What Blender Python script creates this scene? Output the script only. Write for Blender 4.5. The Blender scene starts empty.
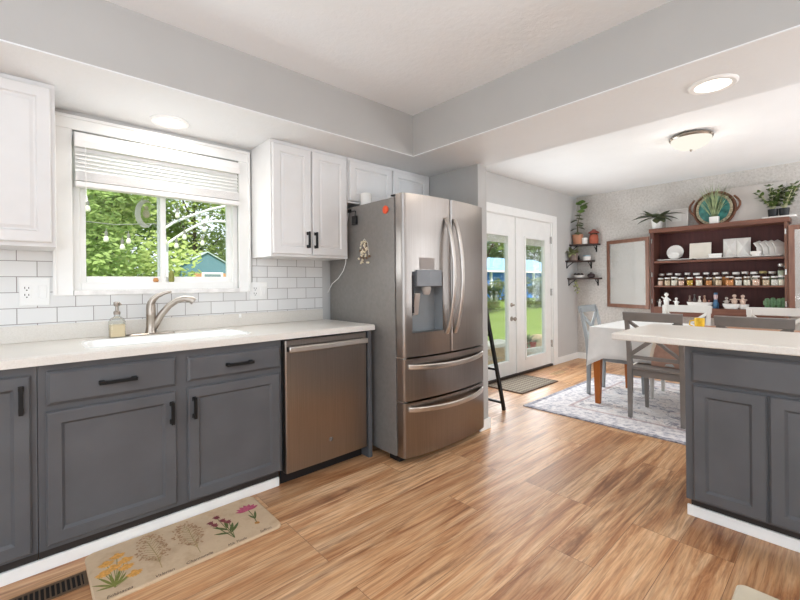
import bpy, bmesh, math, random
from mathutils import Vector, Matrix
PI = math.pi
rnd = random.Random(7)
C = bpy.context.scene.collection
S = bpy.context.scene
# ------------------------------------------------------------------ camera, world, lights, exposure
CAMH = 1.2
yaw, roll, FPX, CY = math.radians(47.653), math.radians(-0.5506), 407.53, 283.03
fw = Vector((math.cos(yaw), math.sin(yaw), 0)); r0 = Vector((math.sin(yaw), -math.cos(yaw), 0)); u0 = Vector((0, 0, 1))
rr = r0 * math.cos(roll) + u0 * math.sin(roll); uu = -r0 * math.sin(roll) + u0 * math.cos(roll)
cam = bpy.data.cameras.new('camera'); co = bpy.data.objects.new('camera', cam); C.objects.link(co)
m = Matrix((rr, uu, -fw)).transposed().to_4x4(); m.translation = (0, 0, CAMH); co.matrix_world = m
cam.sensor_width = 36; cam.lens = 36 * FPX / 800; cam.shift_y = -(300 - CY) / 800; cam.clip_start = 0.02; cam.clip_end = 300
S.camera = co
w = bpy.data.worlds.new('sky'); S.world = w; w.use_nodes = True
wn = w.node_tree.nodes; wl = w.node_tree.links; wn.clear()
bg = wn.new('ShaderNodeBackground'); wo = wn.new('ShaderNodeOutputWorld'); wl.new(bg.outputs[0], wo.inputs[0])
SKY = 1.25
bg.inputs[0].default_value = (0.88, 0.95, 1.0, 1); bg.inputs[1].default_value = SKY
sun = bpy.data.lights.new('sun', 'SUN'); sun.energy = 5.5; sun.angle = math.radians(8); sun.color = (1, .95, .86)
so = bpy.data.objects.new('sun', sun); C.objects.link(so)
so.rotation_euler = Vector((0.25, 0.62, -0.75)).to_track_quat('-Z', 'Y').to_euler()
S.view_settings.view_transform = 'Standard'; S.view_settings.look = 'None'; S.view_settings.gamma = 1
S.view_settings.use_curve_mapping = False
S.view_settings.exposure = 0.35
S.cycles.use_denoising = True; S.cycles.max_bounces = 10; S.cycles.diffuse_bounces = 6; S.cycles.transparent_max_bounces = 16
S.cycles.sample_clamp_indirect = 6.0

def area(name, loc, rot, sx, sy, e, col=(1, 1, 1), shape='RECTANGLE'):
    l = bpy.data.lights.new(name, 'AREA'); l.shape = shape; l.size = sx
    if shape == 'RECTANGLE': l.size_y = sy
    l.energy = e; l.color = col
    o = bpy.data.objects.new(name, l); C.objects.link(o); o.location = loc; o.rotation_euler = rot
    return o
# added area lights boosting daylight at unseen openings behind the camera
area('west_daylight_fill', (-2.55, -0.3, 1.25), (0, -PI / 2, 0), 2.0, 3.4, 22, (.84, .92, 1))
area('south_daylight_fill', (-1.4, -3.55, 1.3), (PI / 2, 0, 0), 1.8, 1.9, 34, (.84, .92, 1))
area('south_daylight_fill', (5.2, -3.55, 1.3), (PI / 2, 0, 0), .4, 1.9, 34, (.88, .94, 1))
# daylight falling in through the glass of the patio doors and the sink window
area('daylight_patio', (4.18, 2.838, 1.0), (-PI / 2, 0, 0), .5, 1.5, 15, (.92, .97, 1))
area('daylight_patio', (5.10, 2.838, 1.0), (-PI / 2, 0, 0), .5, 1.5, 15, (.92, .97, 1))
area('daylight_sink_window', (.61, 2.80, 1.48), (-PI / 2, 0, 0), .75, .45, 4, (.92, .97, 1))
# added unseen upward fill lights that brighten the ceilings
area('ceiling_fill', (-.7, -.6, 1.5), (PI, 0, 0), .9, .9, 66, (.76, .88, 1))
area('ceiling_fill', (4.3, -2.3, .9), (PI, 0, 0), 1.4, 1.4, 96, (.87, .93, 1))

# ------------------------------------------------------------------ materials
def lin(c):
    return tuple(((x / 255) / 12.92 if x <= 10 else ((x / 255 + .055) / 1.055) ** 2.4) for x in c)
class NT:
    def __init__(s, name):
        s.m = bpy.data.materials.new(name); s.m.use_nodes = True; s.t = s.m.node_tree; s.t.nodes.clear()
        s.out = s.n('ShaderNodeOutputMaterial')
    def n(s, t, **k):
        x = s.t.nodes.new(t)
        for a, b in k.items(): setattr(x, a, b)
        return x
    def l(s, a, b): s.t.links.new(a, b)
    def coord(s, which='Object'): return s.n('ShaderNodeTexCoord').outputs[which]
    def mapping(s, v, scale=(1, 1, 1), loc=(0, 0, 0), rot=(0, 0, 0)):
        x = s.n('ShaderNodeMapping'); s.l(v, x.inputs[0])
        x.inputs['Scale'].default_value = scale; x.inputs['Location'].default_value = loc; x.inputs['Rotation'].default_value = rot
        return x.outputs[0]
    def noise(s, v, scale, detail=3, rough=.5, dist=0):
        x = s.n('ShaderNodeTexNoise'); s.l(v, x.inputs['Vector']); x.inputs['Scale'].default_value = scale
        x.inputs['Detail'].default_value = detail; x.inputs['Roughness'].default_value = rough; x.inputs['Distortion'].default_value = dist
        return x.outputs['Fac']
    def ramp(s, f, stops):
        x = s.n('ShaderNodeValToRGB'); s.l(f, x.inputs[0]); e = x.color_ramp.elements
        while len(e) < len(stops): e.new(.5)
        for q, (p, c) in zip(e, stops): q.position = p; q.color = (*lin(c), 1)
        return x.outputs[0]
    def mix(s, f, a, b, mode='MIX'):
        x = s.n('ShaderNodeMix', data_type='RGBA', blend_type=mode)
        for sock, v in ((x.inputs[0], f), (x.inputs[6], a), (x.inputs[7], b)):
            if isinstance(v, (int, float)): sock.default_value = v
            elif isinstance(v, tuple): sock.default_value = (*lin(v), 1)
            else: s.l(v, sock)
        return x.outputs[2]
    def math(s, op, a, b=0.0):
        x = s.n('ShaderNodeMath', operation=op)
        for i, v in ((0, a), (1, b)):
            if isinstance(v, (int, float)): x.inputs[i].default_value = v
            else: s.l(v, x.inputs[i])
        return x.outputs[0]
    def bump(s, h, strength=.2, dist=.002):
        x = s.n('ShaderNodeBump'); s.l(h, x.inputs['Height']); x.inputs['Strength'].default_value = strength; x.inputs['Distance'].default_value = dist
        return x.outputs[0]
    def bsdf(s, col, rough=.5, metal=0, normal=None, spec=.5, **kw):
        b = s.n('ShaderNodeBsdfPrincipled')
        for nm, v in (('Base Color', col), ('Roughness', rough), ('Metallic', metal)):
            if isinstance(v, tuple): b.inputs[nm].default_value = (*lin(v), 1)
            elif isinstance(v, (int, float)): b.inputs[nm].default_value = v
            else: s.l(v, b.inputs[nm])
        b.inputs['Specular IOR Level'].default_value = spec
        for k, v in kw.items(): b.inputs[k].default_value = v
        if normal is not None: s.l(normal, b.inputs['Normal'])
        s.l(b.outputs[0], s.out.inputs[0]); s.b = b
        return s.m
def paint(name, c, rough=.55, var=.04, scale=9, bump=0, bscale=60, metal=0, spec=.4, **kw):
    t = NT(name); v = t.coord(); f = t.noise(v, scale, 4)
    d = tuple(max(0, x * (1 - var)) for x in c); e = tuple(min(255, x * (1 + var)) for x in c)
    col = t.ramp(f, [(.3, d), (.7, e)])
    nm = t.bump(t.noise(v, bscale, 3), bump) if bump else None
    return t.bsdf(col, rough, metal, nm, spec, **kw)
def emit(name, c, s):
    t = NT(name); e = t.n('ShaderNodeEmission'); e.inputs[0].default_value = (*lin(c), 1); e.inputs[1].default_value = s
    t.l(e.outputs[0], t.out.inputs[0]); return t.m
def glass(name, c=(245, 250, 250), gloss=.08, rough=.02):
    t = NT(name); a = t.n('ShaderNodeBsdfTransparent'); a.inputs[0].default_value = (*lin(c), 1)
    g = t.n('ShaderNodeBsdfGlossy'); g.inputs['Roughness'].default_value = rough
    f = t.n('ShaderNodeFresnel'); f.inputs[0].default_value = 1.45
    k = t.math('MULTIPLY', f.outputs[0], gloss * 8)
    x = t.n('ShaderNodeMixShader'); t.l(k, x.inputs[0]); t.l(a.outputs[0], x.inputs[1]); t.l(g.outputs[0], x.inputs[2])
    t.l(x.outputs[0], t.out.inputs[0]); return t.m
def wood(name, c1, c2, axis=0, rough=.45, sc=1.0):
    t = NT(name); v = t.coord(); s = [14 * sc] * 3; s[axis] = 1.3 * sc
    f = t.noise(t.mapping(v, tuple(s)), 2.2, 5, .6, .6)
    return t.bsdf(t.ramp(f, [(.28, c2), (.5, tuple((a + b) / 2 for a, b in zip(c1, c2))), (.72, c1)]), rough, 0, t.bump(f, .06), .4)
def steel(name, c=(172, 166, 160), rough=.3, aniso=.75, rot=.25):
    t = NT(name); v = t.coord(); f = t.noise(t.mapping(v, (240, 240, 1.5)), 2, 2)
    col = t.ramp(f, [(.3, tuple(x * .96 for x in c)), (.7, tuple(min(255, x * 1.04) for x in c))])
    t.bsdf(col, rough, 1.0, None, .5)
    t.b.inputs['Anisotropic'].default_value = aniso; t.b.inputs['Anisotropic Rotation'].default_value = 0.0
    tg = t.n('ShaderNodeTangent', direction_type='RADIAL', axis='Z'); t.l(tg.outputs[0], t.b.inputs['Tangent'])
    return t.m
M = {}
M['wall'] = paint('wall_paint', (196, 195, 193), .6, .012, 3, .05, 120)
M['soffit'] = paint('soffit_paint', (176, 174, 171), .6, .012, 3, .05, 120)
def ceil_mat(name, c):
    t = NT(name); v = t.coord(); f = t.noise(v, 28, 5, .6); g = t.noise(v, 2.5, 2)
    return t.bsdf(t.ramp(g, [(.3, tuple(x * .985 for x in c)), (.7, c)]), .8, 0, t.bump(f, .45, .006), .2)
M['ceiling'] = ceil_mat('textured_ceiling', (236, 240, 243))
M['soffit_under'] = ceil_mat('soffit_underside_texture', (228, 230, 231))
def wallpaper():
    t = NT('mottled_wallpaper'); v = t.coord(); a = t.noise(v, 40, 6, .75); b = t.noise(v, 3, 3)
    c = t.ramp(a, [(.34, (172, 166, 159)), (.5, (196, 191, 186)), (.68, (212, 208, 203))])
    c = t.mix(.25, c, t.ramp(b, [(.35, (176, 171, 164)), (.65, (212, 209, 205))]))
    return t.bsdf(c, .75, 0, t.bump(a, .12), .2)
M['wallpaper'] = wallpaper()
M['white_trim'] = paint('white_trim_paint', (240, 240, 238), .4, .01)
M['white_cab'] = paint('white_cabinet_paint', (219, 218, 217), .42, .01)
M['grey_cab'] = paint('charcoal_cabinet_paint', (86, 87, 90), .42, .05, 5)
M['toe'] = paint('dark_toe_kick', (52, 46, 43), .7)
M['black'] = paint('black_iron', (16, 15, 15), .45, .1, spec=.3)
M['black_plastic'] = paint('black_plastic', (26, 26, 28), .5)
M['counter'] = None
def counter():
    t = NT('solid_surface_counter'); v = t.coord(); a = t.noise(v, 160, 3, .7); b = t.noise(v, 4, 2)
    c = t.ramp(a, [(.35, (212, 207, 199)), (.6, (222, 218, 211))])
    return t.bsdf(t.mix(.3, c, t.ramp(b, [(.3, (216, 211, 203)), (.7, (226, 221, 214))])), .28, 0, None, .5)
M['counter'] = counter()
M['sink'] = paint('white_sink_enamel', (246, 246, 244), .15, .005, spec=.6)
M['steel'] = steel('brushed_stainless', (152, 145, 140), .28, .8)
M['steel_side'] = paint('grey_appliance_side', (134, 130, 126), .4, .03, 40, metal=.35)
M['steel_handle'] = paint('satin_handle_metal', (205, 199, 193), .3, .02, metal=1.0)
M['nickel'] = paint('brushed_nickel', (170, 160, 150), .28, .03, metal=1.0)
M['chrome'] = paint('satin_chrome', (190, 188, 184), .25, .02, metal=1.0)
M['disp_dark'] = paint('dispenser_grey', (122, 126, 129), .4, .03)
M['disp_panel'] = paint('dispenser_panel_grey', (118, 121, 125), .3, .03)
M['glass'] = glass('window_glass', (250, 252, 252), .05)
def hazy_glass():
    t = NT('hazy_cabinet_glass'); a = t.n('ShaderNodeBsdfTransparent'); a.inputs[0].default_value = (.93, .93, .92, 1)
    d = t.n('ShaderNodeBsdfDiffuse'); d.inputs[0].default_value = (*lin((238, 236, 232)), 1)
    g = t.n('ShaderNodeBsdfGlossy'); g.inputs['Roughness'].default_value = .06
    x = t.n('ShaderNodeMixShader'); x.inputs[0].default_value = .3; t.l(a.outputs[0], x.inputs[1]); t.l(d.outputs[0], x.inputs[2])
    y = t.n('ShaderNodeMixShader'); y.inputs[0].default_value = .12; t.l(x.outputs[0], y.inputs[1]); t.l(g.outputs[0], y.inputs[2])
    t.l(y.outputs[0], t.out.inputs[0]); return t.m
M['glass_cab'] = hazy_glass()
M['jar_glass'] = glass('jar_glass', (247, 249, 248), .07)
M['lamp_on'] = emit('recessed_lamp_lens', (255, 247, 232), 2.2)
M['dark_gap'] = paint('dark_gap', (20, 19, 18), .8)
M['plate'] = paint('white_plastic_plate', (238, 238, 236), .35, .01)
M['china'] = paint('white_glazed_china', (230, 228, 224), .25, .02)
M['cream'] = paint('cream_ceramic', (224, 217, 206), .4, .02)
M['hutch'] = wood('dark_cherry_wood', (104, 66, 54), (74, 44, 37), 2, .4)
M['hutch_edge'] = wood('reddish_brown_wood', (126, 84, 68), (94, 60, 48), 1, .4)
M['hutch_back'] = wood('dark_maroon_panel', (84, 44, 41), (66, 33, 32), 2, .6)
M['door_wood'] = wood('mid_brown_frame_wood', (132, 94, 76), (104, 70, 56), 2, .4)
M['leg_wood'] = wood('orange_brown_leg_wood', (190, 112, 44), (158, 84, 28), 2, .4)
M['top_wood'] = wood('oak_table_wood', (186, 138, 104), (156, 108, 80), 1, .4)
M['shelf_wood'] = wood('dark_walnut_shelf', (74, 54, 46), (48, 34, 30), 0, .5)
M['chair_dark'] = paint('taupe_grey_chair_paint', (132, 127, 123), .45, .04, 7)
M['chair_door_lit'] = paint('door_lit_chair_paint', (142, 146, 148), .45, .03, 7)  # chair grey lightened to carry the daylight from the patio door
M['chair_light'] = paint('pale_grey_chair_paint', (214, 212, 207), .45, .02, 7)
M['cloth'] = paint('white_linen', (232, 232, 230), .9, .015, 14, .15, 260)
M['terracotta'] = paint('terracotta', (190, 136, 108), .8, .06)
M['brick_red'] = paint('red_clay', (178, 96, 74), .7, .08)
M['dirt'] = paint('potting_soil', (62, 48, 38), .95, .2)
M['greypot'] = paint('grey_brown_pot', (128, 112, 104), .8, .08)
M['leaf'] = paint('mid_green_leaf', (96, 124, 62), .5, .16, 11)
M['leaf_dark'] = paint('dark_olive_leaf', (84, 90, 66), .4, .2, 11)
M['leaf_zz'] = paint('deep_green_leaf', (84, 102, 52), .4, .2, 14)
M['leaf_grass'] = paint('grass_blade_green', (138, 152, 112), .5, .2, 14)
M['leaf_var'] = paint('variegated_leaf', (156, 160, 118), .5, .2, 30)
M['stem'] = paint('stem_green_brown', (104, 100, 62), .7, .1)
M['teal'] = paint('teal_glaze', (66, 122, 116), .25, .25, 16)
M['speckle'] = paint('speckled_rim_glaze', (150, 140, 116), .3, .3, 60)
M['wicker'] = paint('brown_wicker', (112, 74, 56), .7, .2, 60, .3, 90)
M['canvas'] = paint('white_canvas_board', (214, 209, 205), .85, .02)
M['orange_plastic'] = paint('orange_red_plastic', (226, 84, 44), .4, .02)
M['yellow'] = paint('yellow_drinking_glass', (240, 196, 60), .25, .08, 30)
M['mat'] = None
def mat_mat():
    t = NT('tan_printed_mat'); v = t.coord(); a = t.noise(v, 9, 5, .65); b = t.noise(v, 90, 2)
    c = t.ramp(a, [(.3, (186, 158, 128)), (.5, (203, 178, 148)), (.7, (196, 170, 142))])
    return t.bsdf(c, .7, 0, t.bump(b, .1), .25)
M['mat'] = mat_mat()
M['ink'] = paint('dark_ink', (58, 44, 36), .8)
M['mat_edge'] = paint('light_beige_mat', (206, 194, 172), .8, .03)
def subway():
    t = NT('subway_tile'); v = t.coord(); sx = t.n('ShaderNodeSeparateXYZ'); t.l(v, sx.inputs[0])
    cx = t.n('ShaderNodeCombineXYZ')
    t.l(t.math('SUBTRACT', sx.outputs[0], .03325 - .1565 * 20), cx.inputs[0]); t.l(t.math('SUBTRACT', sx.outputs[2], 1.008 - .081 * 20), cx.inputs[1])
    b = t.n('ShaderNodeTexBrick'); t.l(cx.outputs[0], b.inputs['Vector'])
    b.inputs['Scale'].default_value = 1; b.inputs['Brick Width'].default_value = .1565; b.inputs['Row Height'].default_value = .081
    b.inputs['Mortar Size'].default_value = .0019; b.inputs['Mortar Smooth'].default_value = .25; b.inputs['Bias'].default_value = 0
    b.inputs['Color1'].default_value = (*lin((222, 222, 221)), 1); b.inputs['Color2'].default_value = (*lin((230, 230, 229)), 1)
    b.inputs['Mortar'].default_value = (*lin((140, 134, 130)), 1)
    r = t.math('MULTIPLY', b.outputs['Fac'], .5); r = t.math('ADD', r, .14)
    h = t.math('SUBTRACT', 1.0, b.outputs['Fac'])
    return t.bsdf(b.outputs['Color'], r, 0, t.bump(h, .35, .002), .5)
M['tile'] = subway()
def floor_mat():
    t = NT('laminate_planks'); v = t.coord()
    b = t.n('ShaderNodeTexBrick'); t.l(t.mapping(v, loc=(20.3, -.129 + .198 * 60, 0)), b.inputs['Vector'])
    b.offset = .37; b.offset_frequency = 3
    b.inputs['Scale'].default_value = 1; b.inputs['Brick Width'].default_value = 1.25; b.inputs['Row Height'].default_value = .198
    b.inputs['Mortar Size'].default_value = .0012; b.inputs['Mortar Smooth'].default_value = .1; b.inputs['Bias'].default_value = 0
    b.inputs['Color1'].default_value = (0, 0, 0, 1); b.inputs['Color2'].default_value = (1, 1, 1, 1); b.inputs['Mortar'].default_value = (.5, .5, .5, 1)
    off = t.n('ShaderNodeVectorMath', operation='MULTIPLY'); t.l(b.outputs['Color'], off.inputs[0]); off.inputs[1].default_value = (37, 53, 29)
    add = t.n('ShaderNodeVectorMath', operation='ADD'); t.l(v, add.inputs[0]); t.l(off.outputs[0], add.inputs[1])
    a_ = add.outputs[0]
    g1 = t.noise(t.mapping(a_, (.6, 6, 1)), 1.5, 7, .66, 1.5)
    g2 = t.noise(t.mapping(a_, (3, 75, 1)), 2.0, 4, .6, .3)
    g3 = t.noise(t.mapping(a_, (.9, 13, 1)), 1.3, 6, .7, 1.4)
    g4 = t.noise(t.mapping(a_, (.8, 2.2, 1)), 1.0, 2, .5)
    wv = t.n('ShaderNodeTexWave', bands_direction='Y'); t.l(t.mapping(a_, (.5, 3.2, 1)), wv.inputs[0]); wv.inputs['Scale'].default_value = 3.0; wv.inputs['Distortion'].default_value = 9; wv.inputs['Detail'].default_value = 3; wv.inputs['Detail Scale'].default_value = 1.2
    c = t.ramp(g1, [(.3, (146, 94, 58)), (.41, (200, 146, 101)), (.52, (225, 180, 135)), (.68, (241, 206, 166))])
    c = t.mix(.30, c, t.ramp(wv.outputs['Fac'], [(0, (186, 146, 116)), (.5, (255, 255, 255)), (1, (240, 226, 212))]), 'MULTIPLY')
    c = t.mix(.36, c, t.ramp(g2, [(.34, (112, 80, 60)), (.54, (255, 255, 255))]), 'MULTIPLY')
    sm_ = t.math('MULTIPLY', t.ramp(g3, [(.5, (0, 0, 0)), (.64, (255, 255, 255))]), t.ramp(g4, [(.42, (30, 30, 30)), (.6, (255, 255, 255))]))
    c = t.mix(t.math('MULTIPLY', sm_, .8), c, (124, 82, 54))
    tone = t.ramp(b.outputs['Color'], [(0, (218, 209, 202)), (1, (255, 255, 255))])
    c = t.mix(1.0, c, tone, 'MULTIPLY')
    c = t.mix(t.math('MULTIPLY', b.outputs['Fac'], .7), c, (88, 60, 42))
    return t.bsdf(c, .4, 0, t.bump(t.math('SUBTRACT', 1.0, b.outputs['Fac']), .12, .001), .5)
M['floor'] = floor_mat()
def rug_mat():
    t = NT('faded_medallion_rug'); v = t.coord(); s = t.n('ShaderNodeSeparateXYZ'); t.l(v, s.inputs[0])
    # distance from the rug's edge (local coordinates: centred, half sizes HX, HY)
    dx = t.math('SUBTRACT', 1.0, t.math('ABSOLUTE', s.outputs[0])); dy = t.math('SUBTRACT', 1.55, t.math('ABSOLUTE', s.outputs[1]))
    d = t.math('MINIMUM', dx, dy)
    n = t.noise(v, 7, 6, .72, .8); n2 = t.noise(v, 22, 5, .7); n3 = t.noise(v, 2.6, 3, .6, 1.2)
    field = t.ramp(n, [(.32, (132, 134, 152)), (.41, (206, 201, 204)), (.52, (238, 234, 232)), (.62, (228, 214, 210)), (.74, (204, 176, 170))])
    field = t.mix(.35, field, t.ramp(n2, [(.32, (168, 168, 180)), (.55, (240, 238, 236))]))
    field = t.mix(t.math('MULTIPLY', t.ramp(t.noise(v, 5.5, 6, .75, 2.5), [(.52, (0, 0, 0)), (.58, (255, 255, 255))]), t.math('MULTIPLY', t.math('GREATER_THAN', n3, .46), .7)), field, (104, 106, 128))
    border = t.ramp(n2, [(.33, (158, 160, 174)), (.5, (220, 215, 217)), (.65, (238, 235, 234))])
    c = t.mix(t.math('LESS_THAN', d, .3), field, border)
    band = t.math('MULTIPLY', t.math('LESS_THAN', d, .33), t.math('GREATER_THAN', d, .3)); c = t.mix(t.math('MULTIPLY', band, .6), c, (176, 148, 150))
    c = t.mix(t.math('MULTIPLY', t.math('LESS_THAN', d, .045), .75), c, t.ramp(n2, [(.4, (110, 112, 126)), (.6, (170, 168, 178))]))
    return t.bsdf(c, .95, 0, t.bump(n2, .2), .1)
M['rug'] = rug_mat()
def weave(name, c1, c2, sc):
    t = NT(name); v = t.coord(); x = t.n('ShaderNodeTexChecker'); t.l(t.mapping(v, rot=(0, 0, PI / 4)), x.inputs[0]); x.inputs['Scale'].default_value = sc
    x.inputs['Color1'].default_value = (*lin(c1), 1); x.inputs['Color2'].default_value = (*lin(c2), 1)
    return t.bsdf(x.outputs[0], .95, 0, t.bump(t.noise(v, 200, 2), .3), .1)
M['doormat'] = weave('woven_doormat', (108, 97, 86), (148, 138, 124), 26)
def grass():
    t = NT('lawn_green'); v = t.coord(); a = t.noise(v, 1.2, 5, .7); b = t.noise(v, 40, 3)
    c = t.mix(.4, t.ramp(a, [(.3, (104, 130, 56)), (.7, (136, 158, 78))]), t.ramp(b, [(.3, (90, 118, 48)), (.7, (148, 168, 92))]))
    return t.bsdf(c, .95, 0, None, .1)
M['grass'] = grass()
def foliage(name, c, c2):
    t = NT(name); v = t.coord(); a = t.noise(v, 1.3, 4, .7); b = t.noise(v, 14, 2)
    col = t.mix(.5, t.ramp(a, [(.35, c2), (.65, c)]), t.ramp(b, [(.3, c2), (.7, c)]))
    d = t.n('ShaderNodeBsdfDiffuse'); t.l(col, d.inputs[0]); tr = t.n('ShaderNodeBsdfTranslucent'); t.l(col, tr.inputs[0])
    x = t.n('ShaderNodeMixShader'); x.inputs[0].default_value = .4; t.l(d.outputs[0], x.inputs[1]); t.l(tr.outputs[0], x.inputs[2])
    t.l(x.outputs[0], t.out.inputs[0]); return t.m
M['tree_a'] = foliage('spring_tree_leaves', (182, 200, 132), (132, 158, 92))
M['tree_b'] = foliage('yellow_green_tree_leaves', (200, 212, 140), (150, 172, 98))
M['tree_c'] = foliage('deep_green_tree_leaves', (136, 158, 108), (94, 118, 78))
M['shrub'] = foliage('shrub_leaves', (130, 148, 106), (88, 104, 74))
M['bark'] = paint('tree_bark', (96, 82, 68), .9, .15)
M['shed_teal'] = paint('teal_shed_siding', (88, 122, 134), .7, .03)
M['blue'] = paint('blue_metal_siding', (46, 120, 200), .6, .12, 6)
M['blue_roof'] = paint('pale_blue_roof', (150, 196, 240), .6, .04)
M['concrete'] = paint('patio_concrete', (196, 190, 180), .9, .05, 6, .1)
M['bulb'] = glass('bulb_glass', (240, 240, 228), .2)
M['bulb_core'] = paint('frosted_bulb_core', (216, 220, 196), .3)
M['marble'] = paint('white_marble_sill', (234, 232, 230), .25, .05, 20)
M['blind'] = paint('white_faux_wood_blind', (238, 237, 236), .45, .012)

# ------------------------------------------------------------------ mesh builder
class MB:
    def __init__(s): s.bm = bmesh.new(); s.smooth = False
    def face(s, pts):
        vs = [s.bm.verts.new(p) for p in pts]
        try: return s.bm.faces.new(vs)
        except ValueError: return None
    def box(s, x0, x1, y0, y1, z0, z1):
        P = [s.bm.verts.new((x, y, z)) for z in (z0, z1) for y in (y0, y1) for x in (x0, x1)]
        for f in ((0, 2, 3, 1), (4, 5, 7, 6), (0, 1, 5, 4), (2, 6, 7, 3), (0, 4, 6, 2), (1, 3, 7, 5)):
            s.bm.faces.new([P[i] for i in f])
        return s
    def rings(s, rings, cap0=True, cap1=True, closed=True):
        R = [[s.bm.verts.new(p) for p in r] for r in rings]; n = len(R[0])
        for a, b in zip(R, R[1:]):
            for i in range(n if closed else n - 1):
                j = (i + 1) % n
                try: s.bm.faces.new((a[i], a[j], b[j], b[i]))
                except ValueError: pass
        if cap0: s.bm.faces.new(R[0][::-1])
        if cap1: s.bm.faces.new(R[-1])
        return s
    def lathe(s, prof, c=(0, 0, 0), seg=20, cap0=True, cap1=True):
        rs = [[(c[0] + r * math.cos(2 * PI * i / seg), c[1] + r * math.sin(2 * PI * i / seg), c[2] + z) for i in range(seg)] for r, z in prof]
        return s.rings(rs, cap0, cap1)
    def tube(s, pts, r, seg=8):
        pts = [Vector(p) for p in pts]; rs = []; n = len(pts)
        rad = r if isinstance(r, (list, tuple)) else [r] * n
        ref = None
        for i, p in enumerate(pts):
            t = (pts[min(i + 1, n - 1)] - pts[max(i - 1, 0)]).normalized()
            if ref is None: ref = t.orthogonal().normalized()
            ref = (ref - t * ref.dot(t)).normalized(); b = t.cross(ref)
            rs.append([tuple(p + (ref * math.cos(2 * PI * k / seg) + b * math.sin(2 * PI * k / seg)) * rad[i]) for k in range(seg)])
        return s.rings(rs)
    def bar(s, pts, side, w, th):
        pts = [Vector(p) for p in pts]; side = Vector(side).normalized(); rs = []; n = len(pts)
        W = w if isinstance(w, (list, tuple)) else [w] * n; T = th if isinstance(th, (list, tuple)) else [th] * n
        for i, p in enumerate(pts):
            t = (pts[min(i + 1, n - 1)] - pts[max(i - 1, 0)]).normalized()
            sd = (side - t * side.dot(t)).normalized(); nn = t.cross(sd)
            a, b = sd * W[i] / 2, nn * T[i] / 2
            rs.append([tuple(p + a + b), tuple(p - a + b), tuple(p - a - b), tuple(p + a - b)])
        return s.rings(rs)
    def prism(s, poly, z0, z1):           # polygon in XY, extruded along Z
        return s.rings([[(x, y, z0) for x, y in poly], [(x, y, z1) for x, y in poly]])
    def prism_map(s, poly, a, b, f):      # polygon (u, v) mapped by f(u, v, d) from depth a to b
        return s.rings([[f(u, v, a) for u, v in poly], [f(u, v, b) for u, v in poly]])
    def ball(s, c, r, seg=12, rn=8, sx=1, sy=1, sz=1):
        pr = [(max(1e-4, math.sin(PI * i / rn)), -math.cos(PI * i / rn)) for i in range(rn + 1)]
        rs = [[(c[0] + r * sx * q * math.cos(2 * PI * k / seg), c[1] + r * sy * q * math.sin(2 * PI * k / seg), c[2] + r * sz * z) for k in range(seg)] for q, z in pr]
        return s.rings(rs)
    def panel(s, f, u0, u1, v0, v1, steps):   # rectangular rings: (inset, depth) along steps; last one is capped
        rs = [[f(u0 + i, v0 + i, d), f(u1 - i, v0 + i, d), f(u1 - i, v1 - i, d), f(u0 + i, v1 - i, d)] for i, d in steps]
        return s.rings(rs)
def mesh_obj(name, mb, mat, parent=None, org=(0, 0, 0), bevel=0, smooth=False):
    me = bpy.data.meshes.new(name)
    bmesh.ops.recalc_face_normals(mb.bm, faces=mb.bm.faces)
    if org != (0, 0, 0): bmesh.ops.translate(mb.bm, verts=mb.bm.verts, vec=-Vector(org))
    mb.bm.to_mesh(me); mb.bm.free()
    me.materials.append(mat)
    o = bpy.data.objects.new(name, me); C.objects.link(o)
    if parent: o.parent = parent
    else: o.location = org
    if bevel:
        b = o.modifiers.new('edge', 'BEVEL'); b.width = bevel; b.segments = 2; b.limit_method = 'ANGLE'; b.angle_limit = math.radians(35); b.harden_normals = False
    if smooth:
        me.shade_smooth() if hasattr(me, 'shade_smooth') else None
        try: me.set_sharp_from_angle(angle=math.radians(38))
        except Exception: pass
    return o
def tag(o, label, cat, group=None, kind=None):
    o['label'] = label; o['category'] = cat
    if group: o['group'] = group
    if kind: o['kind'] = kind
    return o
ORG = {}
def thing(name, label, cat, loc=(0, 0, 0), group=None, kind=None):
    o = bpy.data.objects.new(name, None); C.objects.link(o); o.location = loc; o.empty_display_size = .1
    ORG[o.name] = tuple(loc)
    return tag(o, label, cat, group, kind)
def part(root, name, mb, mat, bevel=0, smooth=False, label=None):     # vertices given in world coordinates, stored relative to the thing's base
    org = ORG[root.name]
    o = mesh_obj(name, mb, mat, root, org, bevel, smooth); ORG[o.name] = org
    if label: o['label'] = label
    return o
def solo(name, mb, mat, label, cat, loc, group=None, bevel=0, smooth=False, kind=None):
    o = mesh_obj(name, mb, mat, None, tuple(loc), bevel, smooth); ORG[o.name] = tuple(loc)
    return tag(o, label, cat, group, kind)
def struct(name, mb, mat, bevel=0, parent=None):
    o = mesh_obj(name, mb, mat, parent, (0, 0, 0), bevel); o['kind'] = 'structure'; ORG[o.name] = (0, 0, 0)
    return o
def box(*a): return MB().box(*a)
def dup(src, loc, rotz=0, label=None):
    r = src.copy(); C.objects.link(r); r.location = loc; r.rotation_euler = (0, 0, rotz)
    if label: r['label'] = label
    for ch in list(src.children):
        c = ch.copy(); C.objects.link(c); c.parent = r
        for g in list(ch.children):
            d = g.copy(); C.objects.link(d); d.parent = c
    return r
def arc(c, r, a0, a1, n):
    return [(c[0] + r * math.cos(a0 + (a1 - a0) * i / n), c[1] + r * math.sin(a0 + (a1 - a0) * i / n)) for i in range(n + 1)]
def rrect(x0, x1, y0, y1, r, n=5):
    return arc((x1 - r, y1 - r), r, 0, PI / 2, n) + arc((x0 + r, y1 - r), r, PI / 2, PI, n) + arc((x0 + r, y0 + r), r, PI, 1.5 * PI, n) + arc((x1 - r, y0 + r), r, 1.5 * PI, 2 * PI, n)

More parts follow.
